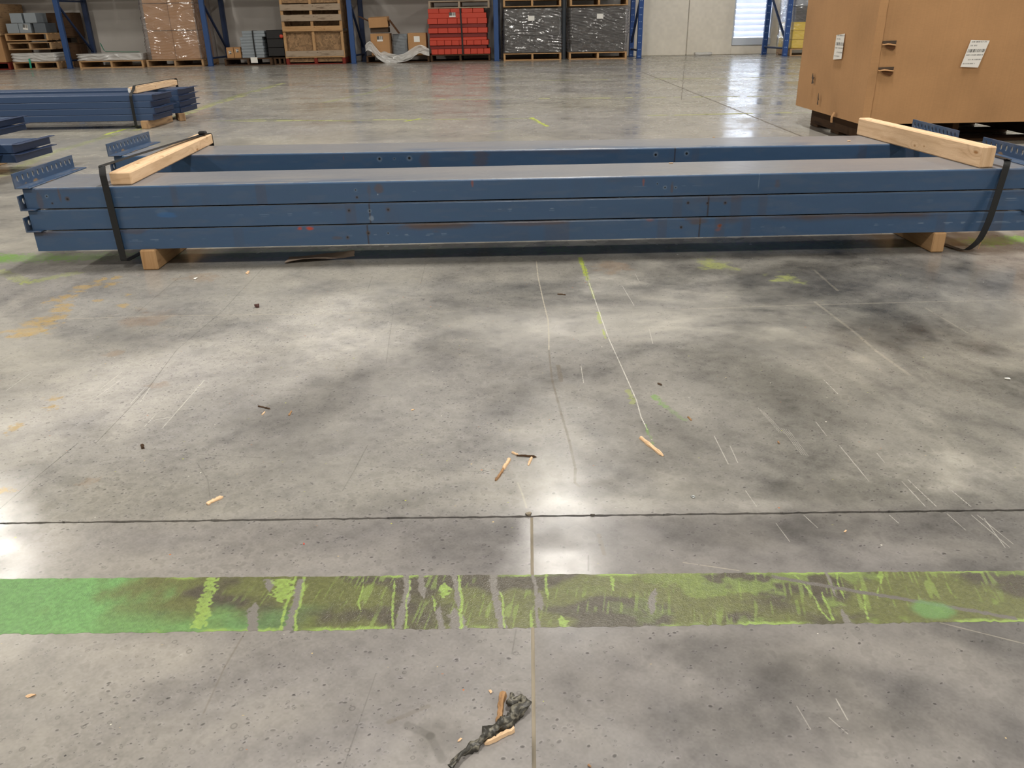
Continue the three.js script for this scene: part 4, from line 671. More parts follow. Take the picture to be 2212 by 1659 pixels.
// ---------------------------------------------------------------- pallet racking along the back wall
const HOLES = paint(64, 128, (u, v, o) => { const b = hex(0x1f4685), h = hex(0x9fb4d4); let m = 0; for (const [cx, cy] of [[0.3, 0.3], [0.62, 0.3]]) m = Math.max(m, sstep(0.11, 0.07, Math.hypot(u - cx, (v - cy) * 1.25))); for (let c = 0; c < 3; c++) o[c] = mix(b[c], h[c], m * 0.75); });  // pale marks paint the bright wall seen through the holes
M.rackHoled = std({ map: tiled(HOLES, 1, 1), roughness: 0.42 });
const POST = cbox(0.09, 5.2, 0.075, 0.006), POSTH = (() => { const g = POST.clone(), P = g.attributes.position, uv = g.attributes.uv.clone(); for (let i = 0; i < P.count; i++) uv.setXY(i, P.getX(i) / 0.09 + 0.5, P.getY(i) / 0.12); g.setAttribute('uv', uv); return g; })();
function rackFrame(label, x, zf, xb, zb, holed, flip) {
  const t = thing('rack_upright', label, 'rack upright', [x, 0, zf]), m = holed ? M.rackHoled : M.rack, d = zb - zf, dx = xb - x;
  mesh('post', holed ? POSTH : POST, m, t, [0, 0.004, -0.04]); mesh('post', holed ? POSTH : POST, holed ? m : M.rackDark, t, [dx, 0.004, d + 0.03]);
  for (const [ox, oz] of [[0, -0.04], [dx, d + 0.03]]) mesh('base_plate', cbox(0.13, 0.006, 0.12, 0.002), M.rack, t, [ox, 0, oz]);
  for (const y of [0.14, 1.17, 2.2, 3.2]) mesh('brace', bar([0, y, -0.06], [dx, y, d + 0.05], 0.035, 0.03), M.rackDark, t);
  for (const [a, b] of [[1.12, 0.26], [1.3, 2.1], [3.1, 2.3]]) mesh('brace', flip ? bar([0, b, -0.06], [dx, a, d + 0.05], 0.04, 0.03) : bar([0, a, -0.06], [dx, b, d + 0.05], 0.04, 0.03), M.rackDark, t);
}
rackFrame('blue rack upright between the grey boxes and the wrapped low pallet', -8.315, -16.51, -8.19, -17.4);
rackFrame('blue rack upright beside the film-wrapped carton tower', -5.62, -16.48, -5.53, -17.4);
rackFrame('blue rack upright beside the slatted wooden crates', -2.9, -16.5, -2.83, -17.4);
rackFrame('blue rack upright between the red bundle and black wrapped pallets', -0.18, -16.5, -0.15, -17.4);
rackFrame('holed blue rack upright at the bare pale wall end of the rack', 2.535, -16.55, 2.495, -17.4, true);
rackFrame('blue rack upright standing in front of the bright window', 5.25, -16.33, 5.11, -17.25, true, true);
rackFrame('blue rack upright at the far unseen end of the rack run', -11.05, -16.5, -10.95, -17.4);
for (const [x0, x1, l] of [[-11.0, -8.36, 'fifth'], [-8.26, -5.67, 'fourth'], [-5.57, -2.95, 'third'], [-2.85, -0.23, 'second'], [-0.13, 2.49, 'first']]) {  // unseen shelf level, put in to shade the wall behind
  for (const [zz, w] of [[-16.53, 'front'], [-17.37, 'rear']]) solo('added_rack_beam', cbox(x1 - x0, 0.1, 0.04, 0.004), M.rack, `blue ${w} unseen added shelf beam of the ${l} rack bay counted from the bare wall`, 'rack beam', [(x0 + x1) / 2, 1.44, zz]);
  const t = thing('added_shelf_deck', `unseen added plywood shelf deck over the ${l} rack bay counted from the bare wall`, 'shelf deck', [(x0 + x1) / 2, 1.54, -16.95]);
  for (let i = 0; i < 5; i++) mesh('plank', cbox((x1 - x0 - 0.1) / 5 - 0.01, 0.03, 0.76, 0.003), M.osb, t, [(i - 2) * (x1 - x0 - 0.1) / 5, 0, 0]);
}
// crumpled stretch film: a box skin pushed in and out by noise
function filmBox(w, h, d, amp, seed, f = 7, n = 26) {
  const g = mergeVertices(new THREE.BoxGeometry(w, h, d, n, n * 2, 8)), P = g.attributes.position; g.deleteAttribute('uv'); g.deleteAttribute('normal'); const q = mergeVertices(g), Q = q.attributes.position;
  for (let i = 0; i < Q.count; i++) { const x = Q.getX(i), y = Q.getY(i), z = Q.getZ(i), A = 0.15 + 0.85 * sstep(0.38, 0.6, fbm(x * 2.4 + seed * 1.7, y * 3.5 + z * 2 + seed, 3)), ph = (y + 0.25 * Math.sin(seed) * x + 0.07 * vn(x * 5 + seed, y * 4)) * 19 + seed, k = amp * (A * (0.25 + 0.95 * Math.abs(ph - Math.floor(ph) - 0.5)) * (0.5 + vn(x * 9 + seed, y * 3)) + 0.35 * vn(x * f * 3 + seed, y * f * 4 + z * f * 3) + 0.3 * vn(x * f + seed, y * f)); const nx = Math.abs(x) > w / 2 - 1e-4 ? Math.sign(x) : 0, nz = Math.abs(z) > d / 2 - 1e-4 ? Math.sign(z) : 0, ny = Math.abs(y) > h / 2 - 1e-4 && y > 0 ? 1 : 0; Q.setXYZ(i, x + nx * k, y + ny * Math.min(k, 0.006), z + nz * k); }
  const U = new Float32Array(Q.count * 2); for (let i = 0; i < Q.count; i++) { U[2 * i] = (Q.getX(i) + Q.getZ(i)) * 0.9 + seed * 0.13; U[2 * i + 1] = (Q.getY(i) + Q.getX(i) * 0.22) * 1.15; } q.setAttribute('uv', new THREE.BufferAttribute(U, 2)); q.computeVertexNormals(); q.translate(0, h / 2, 0); return q;
}
function sheet(w, d, f, nx = 40, nz = 16) { const g = new THREE.PlaneGeometry(w, d, nx, nz); g.rotateX(-Math.PI / 2); const P = g.attributes.position; for (let i = 0; i < P.count; i++) { const [x, y, z] = f(P.getX(i), P.getZ(i)); P.setXYZ(i, x, y, z); } g.computeVertexNormals(); return g; }
const ZF = -16.5;
// ---- far left bay
pallet('reddish pallet cut off by the picture edge', -9.95, 0, -17.0, 1.05, 1.0, M.redwood);
solo('carton', cbox(1.0, 0.46, 0.98, 0.008), M.card, 'brown carton on the reddish pallet at the picture edge', 'carton', [-9.98, 0.13, -17.0]);
solo('carton', cbox(1.02, 0.55, 0.98, 0.008), M.oldwood, 'worn brown crate stacked on the carton at the picture edge', 'crate', [-9.97, 0.592, -17.0]);
pallet('lowest pallet under the white plastic parcels in the corner bay', -8.93, 0, -16.8, 0.86, 0.6, M.oldwood);
solo('wrapped_parcel', filmBox(0.78, 0.15, 0.5, 0.035, 3, 9), M.filmWhite, 'white plastic-wrapped parcels squeezed between stacked pallets', 'parcel', [-8.95, 0.133, -16.8]);
solo('green_band', ribbon([[-9.03, 0.02, -16.485], [-9.02, 0.13, -16.48], [-9.03, 0.19, -16.5]], 0.035, 0.003, undefined, 8), M.green, 'short green strap hanging down the lowest corner pallet', 'strap');
pallet('lower of two stacked pallets below the grey boxes', -8.96, 0.345, -16.8, 0.82, 0.6, M.oldwood);
pallet('upper of two stacked pallets below the grey boxes', -8.98, 0.5, -16.8, 0.8, 0.6, M.pallet);
{ const B = cbox(0.22, 0.17, 0.4, 0.006), spots = [[-9.23, 0.63, 0], [-9.0, 0.63, 0], [-8.72, 0.63, 1], [-9.12, 0.804, 0], [-8.86, 0.804, 0]], w = ['bottom row, next to the edge crate', 'bottom row, in the middle with a paper label', 'bottom row, dark grey and next to the upright', 'upper row, next to the edge crate', 'upper row, next to the upright'];
  spots.forEach(([x, y, k], i) => { const t = thing('grey_box', 'grey box on the stacked pallets, ' + w[i], 'box', [x, y, -16.75], 0, 'grey boxes on the stacked pallets'); mesh('body', B, k ? M.greyDark : M.grey, t); if (i === 1) mesh('paper_label', cbox(0.09, 0.09, 0.002, 0.0005), M.smallLabel, t, [0.01, 0.06, 0.202], [0, 0, -0.15]); }); }
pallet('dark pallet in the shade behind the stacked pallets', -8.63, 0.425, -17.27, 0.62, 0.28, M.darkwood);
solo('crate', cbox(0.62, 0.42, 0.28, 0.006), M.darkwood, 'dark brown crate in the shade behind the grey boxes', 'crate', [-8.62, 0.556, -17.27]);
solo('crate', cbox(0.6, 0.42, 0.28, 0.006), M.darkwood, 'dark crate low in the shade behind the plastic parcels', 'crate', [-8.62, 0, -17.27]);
// ---- wrapped low pallet
pallet('low bright pallet carrying flat wrapped goods', -7.5, 0, -16.95, 1.22, 0.9, M.pallet);
{ const t = thing('wrapped_load', 'flat dark and grey trays under crumpled white film on the low pallet', 'wrapped goods', [-7.5, 0.131, -16.95]);
  for (let i = 0; i < 4; i++) mesh('tray', cbox(0.27, 0.085, 0.7, 0.006), i % 2 ? M.greyDark : M.black, t, [(i - 1.5) * 0.28, 0.001, 0]);
  mesh('stretch_film', filmBox(1.17, 0.115, 0.8, 0.035, 12, 8), M.filmWhite, t, [0, 0.003, 0]); }
solo('green_band', ribbon([[-8.05, 0.42, -17.42], [-7.8, 0.285, -17.0], [-7.3, 0.268, -16.8], [-7.05, 0.268, -16.8]], 0.03, 0.004, new THREE.Vector3(0, 0.3, 1), 20), M.green, 'green strap lying over the wrapped low pallet', 'strap');
// ---- carton tower in film
pallet('pallet under the tall film-wrapped carton tower', -6.29, 0, -16.95, 1.08, 0.9, M.oldwood);
{ const t = thing('wrapped_load', 'tall tower of brown cartons wrapped in shiny clear film', 'wrapped goods', [-6.27, 0.129, -16.95]);
  for (const [y, h] of [[0.001, 0.5], [0.505, 0.46], [0.969, 0.3]]) for (const s of [-1, 1]) mesh('carton', cbox(0.46, h - 0.004, 0.8, 0.008), M.card, t, [s * 0.232, y, 0]);
  mesh('stretch_film', filmBox(0.985, 1.29, 0.85, 0.042, 31, 2.6, 44), M.film, t, [0, 0.002, 0]); }
// ---- grey stack bay
pallet('brown pallet under the small cartons and grey sheet stack', -4.9, 0, -16.95, 0.9, 0.9, M.darkwood);
{ const C = cbox(0.13, 0.19, 0.3, 0.004); for (let i = 0; i < 2; i++) { const t = thing('small_carton', i ? 'small labelled carton touching the grey sheet stack' : 'small carton at the outer end beside the carton tower', 'carton', [-5.25 + i * 0.14, 0.131, -16.75], 0, 'small cartons by the grey sheets'); mesh('body', C, M.card, t); mesh('paper_label', cbox(0.05, 0.06, 0.002, 0.0005), M.smallLabel, t, [0, i ? 0.1 : 0.07, 0.151]); } }
{ const t = thing('panel_stack', 'strapped stack of grey panels on the brown pallet', 'panel stack', [-4.81, 0.131, -16.82]), S = cbox(0.42, 0.05, 0.5, 0.004);
  for (let i = 0; i < 9; i++) mesh('panel', S, M.grey, t, [(i > 6 ? 0.05 : 0) + 0.006 * (i % 2), i * 0.0525, 0]);
  mesh('strap', ribbon([[0.05, 0.004, 0.262], [0.045, 0.27, 0.263], [0.05, 0.474, 0.262], [0.09, 0.478, 0.12]], 0.025, 0.003, undefined, 20), M.strap, t); }
solo('paper_label', cbox(0.13, 0.1, 0.003, 0.001), M.white, 'white paper tag below the grey sheet stack', 'label', [-4.78, 0.045, -16.49]);
for (let i = 0; i < 3; i++) solo('black_crate', cbox(0.31, 0.15, 0.7, 0.006), M.black, ['lowest', 'middle', 'top'][i] + ' black crate between the grey sheets and wooden crates', 'crate', [-4.366, 0.153 + i * 0.153, -16.95], undefined, 'black crates by the wooden crates');
pallet('dark pallet under the black crates', -4.32, 0, -16.97, 0.22, 0.8, M.darkwood);
// ---- wooden crates
function crate(label, y, h, slats, base) {
  const w = 1.13, d = 0.9, t = thing('wooden_crate', label, 'crate', [-3.625, y, -17.0]);
  mesh('back_panel', cbox(w - 0.06, h - 0.05, 0.02, 0.003), M.osb, t, [0, 0.04, slats ? -0.2 : d / 2 - 0.05]);
  for (const s of [-1, 1]) mesh('side_panel', cbox(0.02, h - 0.05, d - 0.06, 0.003), M.osb, t, [s * (w / 2 - 0.03), 0.04, 0]);
  for (let i = -1; i <= 1; i++) mesh('corner_post', cbox(0.05, h - base, 0.05, 0.003), M.pallet, t, [i * (w / 2 - 0.025), base, d / 2 - 0.01]);
  mesh('lid', cbox(w, 0.02, d, 0.003), M.osb, t, [0, h - 0.02, 0]); return t;
}
{ const t = crate('lower wooden crate on red runners with one grey board', 0, 0.575, false, 0.11);
  mesh('slat', cbox(1.1, 0.1, 0.02, 0.003), M.greywood, t, [0, 0.14, 0.465]); mesh('slat', cbox(1.12, 0.022, 0.03, 0.003), M.pallet, t, [0, 0.118, 0.455]);
  for (let i = -1; i <= 1; i++) mesh('runner', cbox(0.06, 0.1, 0.85, 0.004), M.redwood, t, [i * 0.535, 0.014, 0.03]); mesh('bottom_board', cbox(1.13, 0.014, 0.12, 0.002), M.redwood, t, [0, 0, 0.39]);
  const u = crate('upper wooden crate with three wide weathered slats', 0.577, 0.85, true, 0.0);
  for (const [y, h, m] of [[0.0, 0.09, M.pallet], [0.175, 0.11, M.greywood], [0.355, 0.11, M.greywood]]) mesh('slat', cbox(1.12, h, 0.022, 0.003), m, u, [0, y, 0.475]);
  mesh('upper_panel', cbox(1.08, 0.35, 0.02, 0.003), M.osb, u, [0, 0.48, 0.44]); }
solo('red_ball', new THREE.SphereGeometry(0.035, 12, 10), M.red, 'small red cap at the edge of the wooden crate', 'cap', [-4.222, 0.5, -16.52]);
solo('timber_post', cbox(0.09, 1.35, 0.09, 0.004), M.darkwood, 'dark timber leaning beside the wooden crates and blue upright', 'timber', [-3.0, 0, -16.95]);
// ---- cartons with loose film
pallet('low dark pallet under the loose cartons and film', -2.06, 0, -16.95, 1.2, 0.85, M.darkwood);
{ const C = cbox(0.355, 0.385, 0.4, 0.006), t = thing('carton', 'plain carton standing under the tipped open carton', 'carton', [-2.375, 0.131, -16.74]); mesh('body', C, M.card, t); mesh('paper_label', cbox(0.11, 0.09, 0.002, 0.0005), M.smallLabel, t, [0, 0.25, 0.202]);
  const u = thing('carton', 'tipped open carton with its flap hanging, topmost of its pile', 'carton', [-2.38, 0.53, -16.74], 0); mesh('body', cbox(0.355, 0.175, 0.3, 0.006), M.card, u, [0, 0.095, 0.07], [0.06, 0, 0.03]); mesh('underside', cbox(0.33, 0.09, 0.3, 0.006), M.cardInside, u, [0, 0.002, 0.02]); mesh('paper_label', cbox(0.11, 0.11, 0.002, 0.0005), M.smallLabel, u, [0.01, 0.14, 0.222]); mesh('flap', cbox(0.3, 0.006, 0.3, 0.002), M.cardDark, u, [0.27, 0.1, 0.05], [0, 0, -0.95]); mesh('flap', cbox(0.26, 0.006, 0.3, 0.002), M.cardDark, u, [-0.27, 0.23, 0.0], [0, 0, -0.45]);  // dark lower box paints the shade under the open carton
  const v = thing('carton', 'upright carton with a big white label beside the red bundle', 'carton', [-1.68, 0.131, -16.74]); mesh('body', cbox(0.34, 0.385, 0.4, 0.006), M.card, v); mesh('paper_label', cbox(0.11, 0.1, 0.002, 0.0005), M.white, v, [0.0, 0.23, 0.202]); }
solo('wrapped_parcel', filmBox(0.27, 0.36, 0.4, 0.015, 14, 8), M.grey, 'grey wrapped parcel between the loose cartons', 'parcel', [-2.025, 0.131, -16.98]);
solo('stretch_film', sheet(1.2, 0.16, (x, z) => { const s = x / 1.2 + 0.5, k = z / 0.16 + 0.5; return [x, 0.2 - 0.1 * Math.sin(Math.PI * s) * (0.5 + k * 0.5) + 0.17 * Math.exp(-((s - 0.08) ** 2) * 90) + 0.1 * Math.exp(-((s - 0.85) ** 2) * 40) - 0.13 * k + 0.06 * (vn(x * 12, z * 26) - 0.5), 0.04 * k + 0.06 * (vn(x * 14 + 5, z * 30) - 0.5)]; }, 60, 14), M.filmWhite, 'loose crumpled film draped along the front of the cartons', 'film', [-2.05, 0.02, -16.47]);
// ---- red beam bundle
pallet('dark pallet under the strapped red bundle', -0.87, 0, -16.98, 1.14, 0.9, M.darkwood);
{ const t = thing('red_bundle', 'strapped bundle of bright red steel parts in alternating rows', 'steel bundle', [-0.87, 0.131, -16.95]), r = rng(17);
  const rows = [[0.0, 0.095, 9, 0.01, 1.12], [0.159, 0.085, 8, -0.015, 1.12], [0.369, 0.09, 6, -0.03, 1.12], [0.529, 0.095, 6, -0.035, 1.12], [0.714, 0.075, 5, -0.055, 1.05]];
  for (const [y, h, n, cx, W] of rows) for (let i = 0; i < n; i++) mesh('block', cbox(W / n - 0.006, h, 0.8, 0.004), M.red, t, [cx + (i + 0.5 - n / 2) * W / n, y, 0.012 * (r() - 0.5)]);
  for (const [y, h, dz, m] of [[0.096, 0.062, -0.03, M.redDeep], [0.245, 0.05, 0.0, M.red], [0.296, 0.072, -0.03, M.redDeep], [0.46, 0.068, -0.02, M.redDeep], [0.625, 0.088, 0.0, M.red]]) mesh('rail', cbox(1.08, h, 0.8, 0.006), m, t, [-0.03, y, dz]);
  mesh('strap', ribbon([[0.05, 0.0, 0.412], [0.045, 0.37, 0.412], [0.03, 0.795, 0.412]], 0.03, 0.003, undefined, 12), M.strap, t);
  mesh('paper_label', cbox(0.12, 0.08, 0.002, 0.0005), M.smallLabel, t, [-0.12, 0.645, 0.408]).userData.label = 'white paper label'; }
pallet('weathered grey pallet lying on top of the red bundle', -0.86, 0.925, -16.98, 1.14, 0.85, M.greywood);
// ---- black wrapped pallets
for (const [x, d, k] of [[0.5, 'next to the red bundle', 51], [1.745, 'next to the bare wall end', 77]]) {
  pallet('bright pallet under the black wrapped load ' + d, x, 0, -16.95, 1.1, 0.85, M.pallet);
  const t = thing('wrapped_load', 'ribbed black trays in clear crumpled film, the load ' + d, 'wrapped goods', [x, 0.131, -16.95]), L = cbox(1.0, 0.148, 0.78, 0.006), rb = cbox(0.012, 0.13, 0.012, 0.002);
  for (let i = 0; i < 5; i++) { const b = mesh('tray', L, M.blackGloss, t, [0.004 * (i % 2), i * 0.152, 0]); if (i < 2) for (let q = 0; q < 12; q++) mesh('rib', rb, M.black, b, [-0.48 + q * 0.0873, 0.008, 0.392]); }
  mesh('stretch_film', filmBox(1.05, 0.755, 0.83, 0.042, k, 4.2, 44), M.film, t, [0, 0.006, 0]);
  mesh('paper_label', cbox(0.12, 0.085, 0.002, 0.0005), M.white, t, [k > 60 ? 0.02 : -0.02, k > 60 ? 0.574 : 0.559, 0.445]).userData.label = 'white paper label';
  pallet('pallet on top of the black load ' + d, x, 0.925, -16.95, 1.08, 0.82, M.pallet);
  solo('wrapped_parcel', filmBox(1.0, 0.35, 0.8, 0.02, k + 3, 6), M.filmWhite, 'white wrapped goods high on the load ' + d, 'parcel', [x, 1.056, -16.95]);
}
solo('cardboard_tube', new THREE.CylinderGeometry(0.04, 0.04, 1.25, 20).translate(0, 0.625, 0), M.greyDark, 'tall grey tube standing between the two black loads', 'tube', [1.122, 0, -16.95]);
// ---- beyond the window
pallet('pallet under the yellow goods behind the window upright', 5.9, 0, -16.8, 1.1, 0.85, M.oldwood);
{ const t = thing('wrapped_load', 'yellow packs under black and grey ones in film beside the big carton edge', 'wrapped goods', [5.9, 0.131, -16.8]);
  for (let i = 0; i < 3; i++) mesh('yellow_pack', cbox(1.06, 0.15, 0.8, 0.01), M.yellow, t, [0, i * 0.153, 0]);
  for (let i = 0; i < 2; i++) mesh('pack', cbox(1.02, 0.26, 0.78, 0.01), i ? M.grey : M.black, t, [0, 0.461 + i * 0.263, 0]);
  mesh('stretch_film', filmBox(1.1, 1.0, 0.84, 0.02, 91, 5), M.film, t, [0, 0.002, 0]); }
solo('plastic_scrap', filmBox(0.3, 0.05, 0.1, 0.02, 6, 20, 14), M.filmWhite, 'small crumpled plastic scrap on the floor by the pale wall', 'scrap', [3.93, 0.004, -17.35]);

// ---------------------------------------------------------------- litter on the floor
function splinter(a, b, w, h, seed, n = 9) {                        // a split piece of wood between two floor points
  const r = rng(seed), A = new THREE.Vector3(a[0], 0, a[1]), B = new THREE.Vector3(b[0], 0, b[1]), T = B.clone().sub(A).normalize(), S = new THREE.Vector3(-T.z, 0, T.x), pts = [];
  const pos = [], idx = [], uv = [];
  for (let i = 0; i <= n; i++) { const t = i / n, k = 0.72 + 0.3 * r() + (i === n ? -0.45 : 0), p = A.clone().lerp(B, t).addScaledVector(S, (r() - 0.5) * w * 0.25); const hw = w / 2 * k, hh = h * k;
    for (const [s, y] of [[-1, 0.0004], [-0.75, 0.8], [0.1, 1], [0.9, 0.6], [1, 0.0004]]) { const q = p.clone().addScaledVector(S, s * hw); pos.push(q.x, y < 0.01 ? 0.0004 : y * hh * (0.85 + 0.3 * r()), q.z); uv.push(t * A.distanceTo(B) * 4 + seed * 0.13, s * 0.1); }
    if (i < n) for (let c = 0; c < 5; c++) { const u = i * 5 + c, v = i * 5 + (c + 1) % 5; idx.push(u, v, u + 5, v, v + 5, u + 5); } }
  for (const e of [0, n * 5]) idx.push(...(e ? [e, e + 2, e + 1, e, e + 3, e + 2, e, e + 4, e + 3] : [0, 1, 2, 0, 2, 3, 0, 3, 4]));
  let g = new THREE.BufferGeometry(); g.setAttribute('position', new THREE.Float32BufferAttribute(pos, 3)); g.setAttribute('uv', new THREE.Float32BufferAttribute(uv, 2)); g.setIndex(idx); g = g.toNonIndexed(); g.computeVertexNormals(); return g;
}
M.chip = std({ map: PINE, roughness: 0.8 }); M.chipBrown = std({ map: OLDWOOD, color: 0xf0e6dc, roughness: 0.85 }); M.chipDark = std({ map: OLDWOOD, color: 0x6f6457, roughness: 0.85 });
M.chip.side = M.chipBrown.side = M.chipDark.side = THREE.DoubleSide;
for (const [a, b, w, h, m, l] of [
  [[0.2405, -1.333], [0.2689, -1.2634], 0.0085, 0.006, M.chip, 'pale wood stick with a reddish end lying by a green smear'],
  [[-0.0074, -1.2616], [-0.0181, -1.2261], 0.007, 0.005, M.chip, 'pale upper half of the split twig by the floor joint'],
  [[-0.0175, -1.228], [-0.0307, -1.1891], 0.0055, 0.005, M.chipBrown, 'brown lower half of the split twig by the floor joint'],
  [[0.0061, -1.2746], [0.0419, -1.2682], 0.0035, 0.004, M.chipDark, 'thin dark splinter lying crosswise above the split twig'],
  [[-0.0022, -1.2868], [0.0094, -1.2745], 0.0035, 0.004, M.chip, 'short pale splinter touching the thin dark splinter'],
  [[0.0326, -1.2652], [0.0261, -1.239], 0.005, 0.004, M.chip, 'short tan splinter hanging below the thin dark one'],
  [[-0.5061, -1.1308], [-0.4876, -1.1542], 0.0085, 0.004, M.chip, 'pale wedge-shaped wood chip just beyond the long joint'],
  [[-0.6912, -1.3262], [-0.6985, -1.3404], 0.006, 0.005, M.chipDark, 'dark stubby twig on the pale side of the floor'],
  [[-0.5249, -1.5011], [-0.4963, -1.4869], 0.004, 0.003, M.chipDark, 'dark thin twig beside the dark floor stain'],
  [[-0.4497, -1.4554], [-0.4501, -1.4764], 0.004, 0.003, M.chipBrown, 'tiny brown twig at the rim of the dark stain'],
  [[-0.5059, -1.4597], [-0.5033, -1.4743], 0.003, 0.003, M.chip, 'tiny pale twig below the dark thin twig'],
  [[-0.0173, -0.7076], [-0.0223, -0.6592], 0.0085, 0.009, M.chipBrown, 'brown pointed wood stick propped on the twisted black plastic'],
  [[-0.0048, -0.6562], [-0.0368, -0.6375], 0.0055, 0.0075, M.chip, 'pale round stick lying along the twisted black plastic'],
  [[0.3456, -1.4165], [0.3496, -1.4015], 0.004, 0.003, M.chipBrown, 'small brown curl at the edge of the green smear'],
  [[0.1351, -2.2072], [0.158, -2.2], 0.006, 0.004, M.chipDark, 'dark stick nearest the beams by the yellow streak'],
]) solo('wood_splinter', splinter(a, b, w, h, Math.round(a[0] * 991 + b[1] * 77 + 300)), m, l, 'wood splinter');
{ const chips = [[-0.575, -0.7192, 0.006, M.chip, 'tan chip alone on the near slab by the picture edge'], [-0.8296, -2.4804, 0.014, M.chip, 'pale chip just before the shaded bundle'], [-0.9775, -2.4243, 0.01, M.white, 'flat white chip near the pine block'], [-0.2022, -1.4707, 0.005, M.chip, 'tan crumb in the middle of the dark stain'], [0.3172, -1.5736, 0.007, M.chipDark, 'dark crumb above the green smear'], [0.4892, -1.3056, 0.005, M.chipBrown, 'orange crumb by the white scratches'], [-0.3197, -1.0159, 0.003, M.red, 'red crumb between the joint and the green line'], [1.062, -1.5679, 0.008, M.white, 'white chip near the picture edge on the dark side'], [-0.0315, -0.7136, 0.004, M.chip, 'tiny tan chip above the brown pointed stick'], [-0.0644, -0.6443, 0.004, M.chip, 'tiny tan chip beside the twisted plastic tail'], [0.074, -0.6083, 0.004, M.chipBrown, 'brown chip at the bottom picture edge'], [0.5041, -1.0221, 0.004, M.chip, 'tan chip just nearer than the long joint']];
  chips.forEach(([x, z, s, m, l], i) => { const r = rng(100 + i), g = boxUV(new ConvexGeometry(Array.from({ length: 12 }, () => new THREE.Vector3((r() - 0.5) * 2 * s, r() * 0.5 * s, (r() - 0.5) * 0.9 * s))), 9, 9); g.computeBoundingBox(); g.translate(0, -g.boundingBox.min.y, 0); solo('wood_chip', g, m, l, 'chip', [x, 0.0002, z], [0, r() * 3, 0]); });
  const b = (x, y, z, l, i) => { const g = cbox(0.014, 0.003, 0.005, 0.0008, 6, 6, i); solo('wood_chip', g, M.chip, l, 'chip', [x, y, z], [0, i, 0]); };
  b(1.327, 0.2665, -3.235, 'pale chip on top of the rear beam by the upright batten', 0.3); b(0.552, 0.2665, -2.79, 'pale chip on the far edge of the nearest top beam', 0.1); b(1.34, 0.0002, -5.42, 'pale chip on the floor beyond the beams', 0.2); }
// twisted black plastic
{ const P = [[-0.006, -0.7045], [-0.0068, -0.692], [0.0035, -0.6975], [0.0085, -0.689], [0.0017, -0.6803], [-0.0068, -0.6699], [-0.0202, -0.6579], [-0.0304, -0.6498], [-0.0453, -0.6359], [-0.0559, -0.6252], [-0.0626, -0.6194], [-0.072, -0.607]];
  const c = new THREE.CatmullRomCurve3(P.map(([x, z], i) => new THREE.Vector3(x, 0.0055 + 0.002 * Math.sin(i * 2.1), z))), g = new THREE.TubeGeometry(c, 160, 1, 14), Q = g.attributes.position, v = new THREE.Vector3(), o = new THREE.Vector3();
  for (let i = 0; i < Q.count; i++) { const k = Math.floor(i / 15), t = k / 160, a = (i % 15) / 14 * Math.PI * 2; c.getPointAt(t, o); v.fromBufferAttribute(Q, i).sub(o); const tw = t * 15 + 3 * vn(t * 6, 5), fold = Math.sqrt(1 / (Math.cos(a - tw) ** 2 / 1.0 + Math.sin(a - tw) ** 2 / 0.26)) * (0.85 + 0.5 * (vn(t * 60, Math.cos(a) * 2 + 4) - 0.5) + 0.14 * Math.abs(Math.sin(3 * a + t * 20))), body = 0.0072 * (0.5 + 0.6 * sstep(0, 0.12, t)) * (1 - 0.45 * sstep(0.62, 1, t)) * (0.85 + 0.4 * vn(t * 16, 9)); v.multiplyScalar(body * fold); o.add(v); Q.setXYZ(i, o.x, Math.max(0.0004, o.y), o.z); }
  g.computeVertexNormals(); solo('plastic_twist', g, new THREE.MeshPhysicalMaterial({ map: paint(256, 64, (u, v, o) => { const k = 0.025 + 0.14 * sstep(0.42, 0.7, fbm(u * 30, v * 8, 4)); o[0] = k * 1.08; o[1] = k; o[2] = k * 0.78; }), roughness: 0.45, side: THREE.DoubleSide }), 'twisted dirty black plastic strip lying nearest the viewer', 'plastic scrap'); }
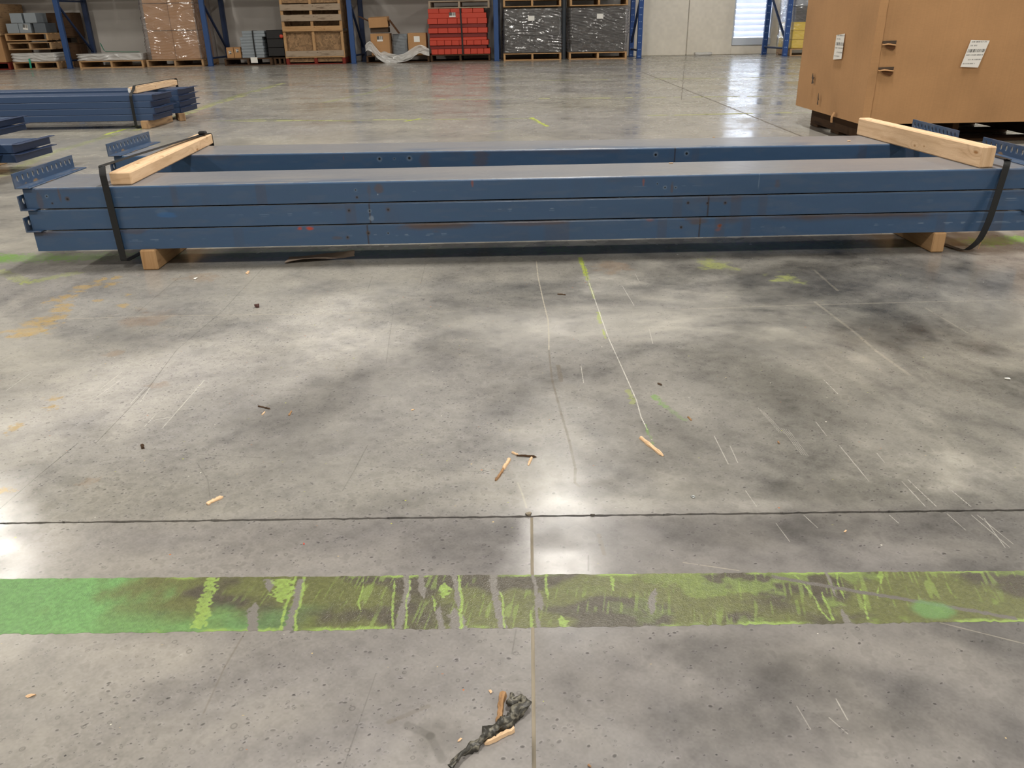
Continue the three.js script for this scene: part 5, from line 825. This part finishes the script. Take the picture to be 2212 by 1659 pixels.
{ const t = new THREE.TorusGeometry(0.0026, 0.0011, 8, 20); t.rotateX(Math.PI / 2); t.translate(0, 0.0011, 0); solo('washer', t, M.steel, 'tiny steel washer on the floor beyond the joint', 'washer', [0.2941, 0, -1.127]); }
{ const r = rng(61), g = new ConvexGeometry(Array.from({ length: 40 }, () => { const a = r() * 6.28, q = r() * 0.009; return new THREE.Vector3(Math.cos(a) * q, r() * 0.011, Math.sin(a) * q * 0.8); })); g.computeBoundingBox(); g.translate(0, -g.boundingBox.min.y, 0); solo('bark_lump', boxUV(g, 9, 9), std({ color: 0x4a2a24, roughness: 0.7 }), 'dark red-brown lump on the pale floor near the bundle', 'debris', [-0.7061, 0, -2.1397]); }
{ const r = rng(62); for (const [x, z, s, l] of [[0.0223, -1.083, 0.0055, 'grey cement crumb stuck in the floor joint'], [0.1243, -1.0785, 0.004, 'smaller dark cement crumb stuck in the floor joint']]) { const g = new ConvexGeometry(Array.from({ length: 30 }, () => new THREE.Vector3((r() - 0.5) * 2 * s, r() * s * 0.9, (r() - 0.5) * 1.6 * s))); g.computeBoundingBox(); g.translate(0, -g.boundingBox.min.y - 0.0006, 0); solo('cement_crumb', boxUV(g), s > 0.005 ? M.sealant : M.jointFill, l, 'debris', [x, 0, z]); } }
// torn cardboard under the bundle
{ const r = rng(8), top = [], g = sheet(0.22, 0.07, (x, z) => { const s = x / 0.22 + 0.5, k = z / 0.07 + 0.5; return [x + 0.004 * (vn(s * 20, k * 9) - 0.5), 0.002 + 0.02 * s * s * (1 - 0.4 * k) + 0.008 * Math.sin(s * 5) * k * k, z * (1 - 0.75 * sstep(0.45, 1, s)) + 0.006 * (vn(s * 14, k > 0.5 ? 2 : 7) - 0.5) - 0.03 * s]; }, 40, 8);
  const h = g.clone(); h.translate(0, -0.0016, 0); const i = h.index.array; for (let k = 0; k < i.length; k += 3) { const t = i[k]; i[k] = i[k + 1]; i[k + 1] = t; } h.computeVertexNormals();
  solo('cardboard_scrap', mergeGeometries([g, h]), std({ color: 0xb9a696, roughness: 0.9, side: THREE.DoubleSide }), 'torn curled cardboard scrap lying under the beams', 'scrap', [-0.63, 0.0025, -2.615]); }

renderer.render(scene, camera);
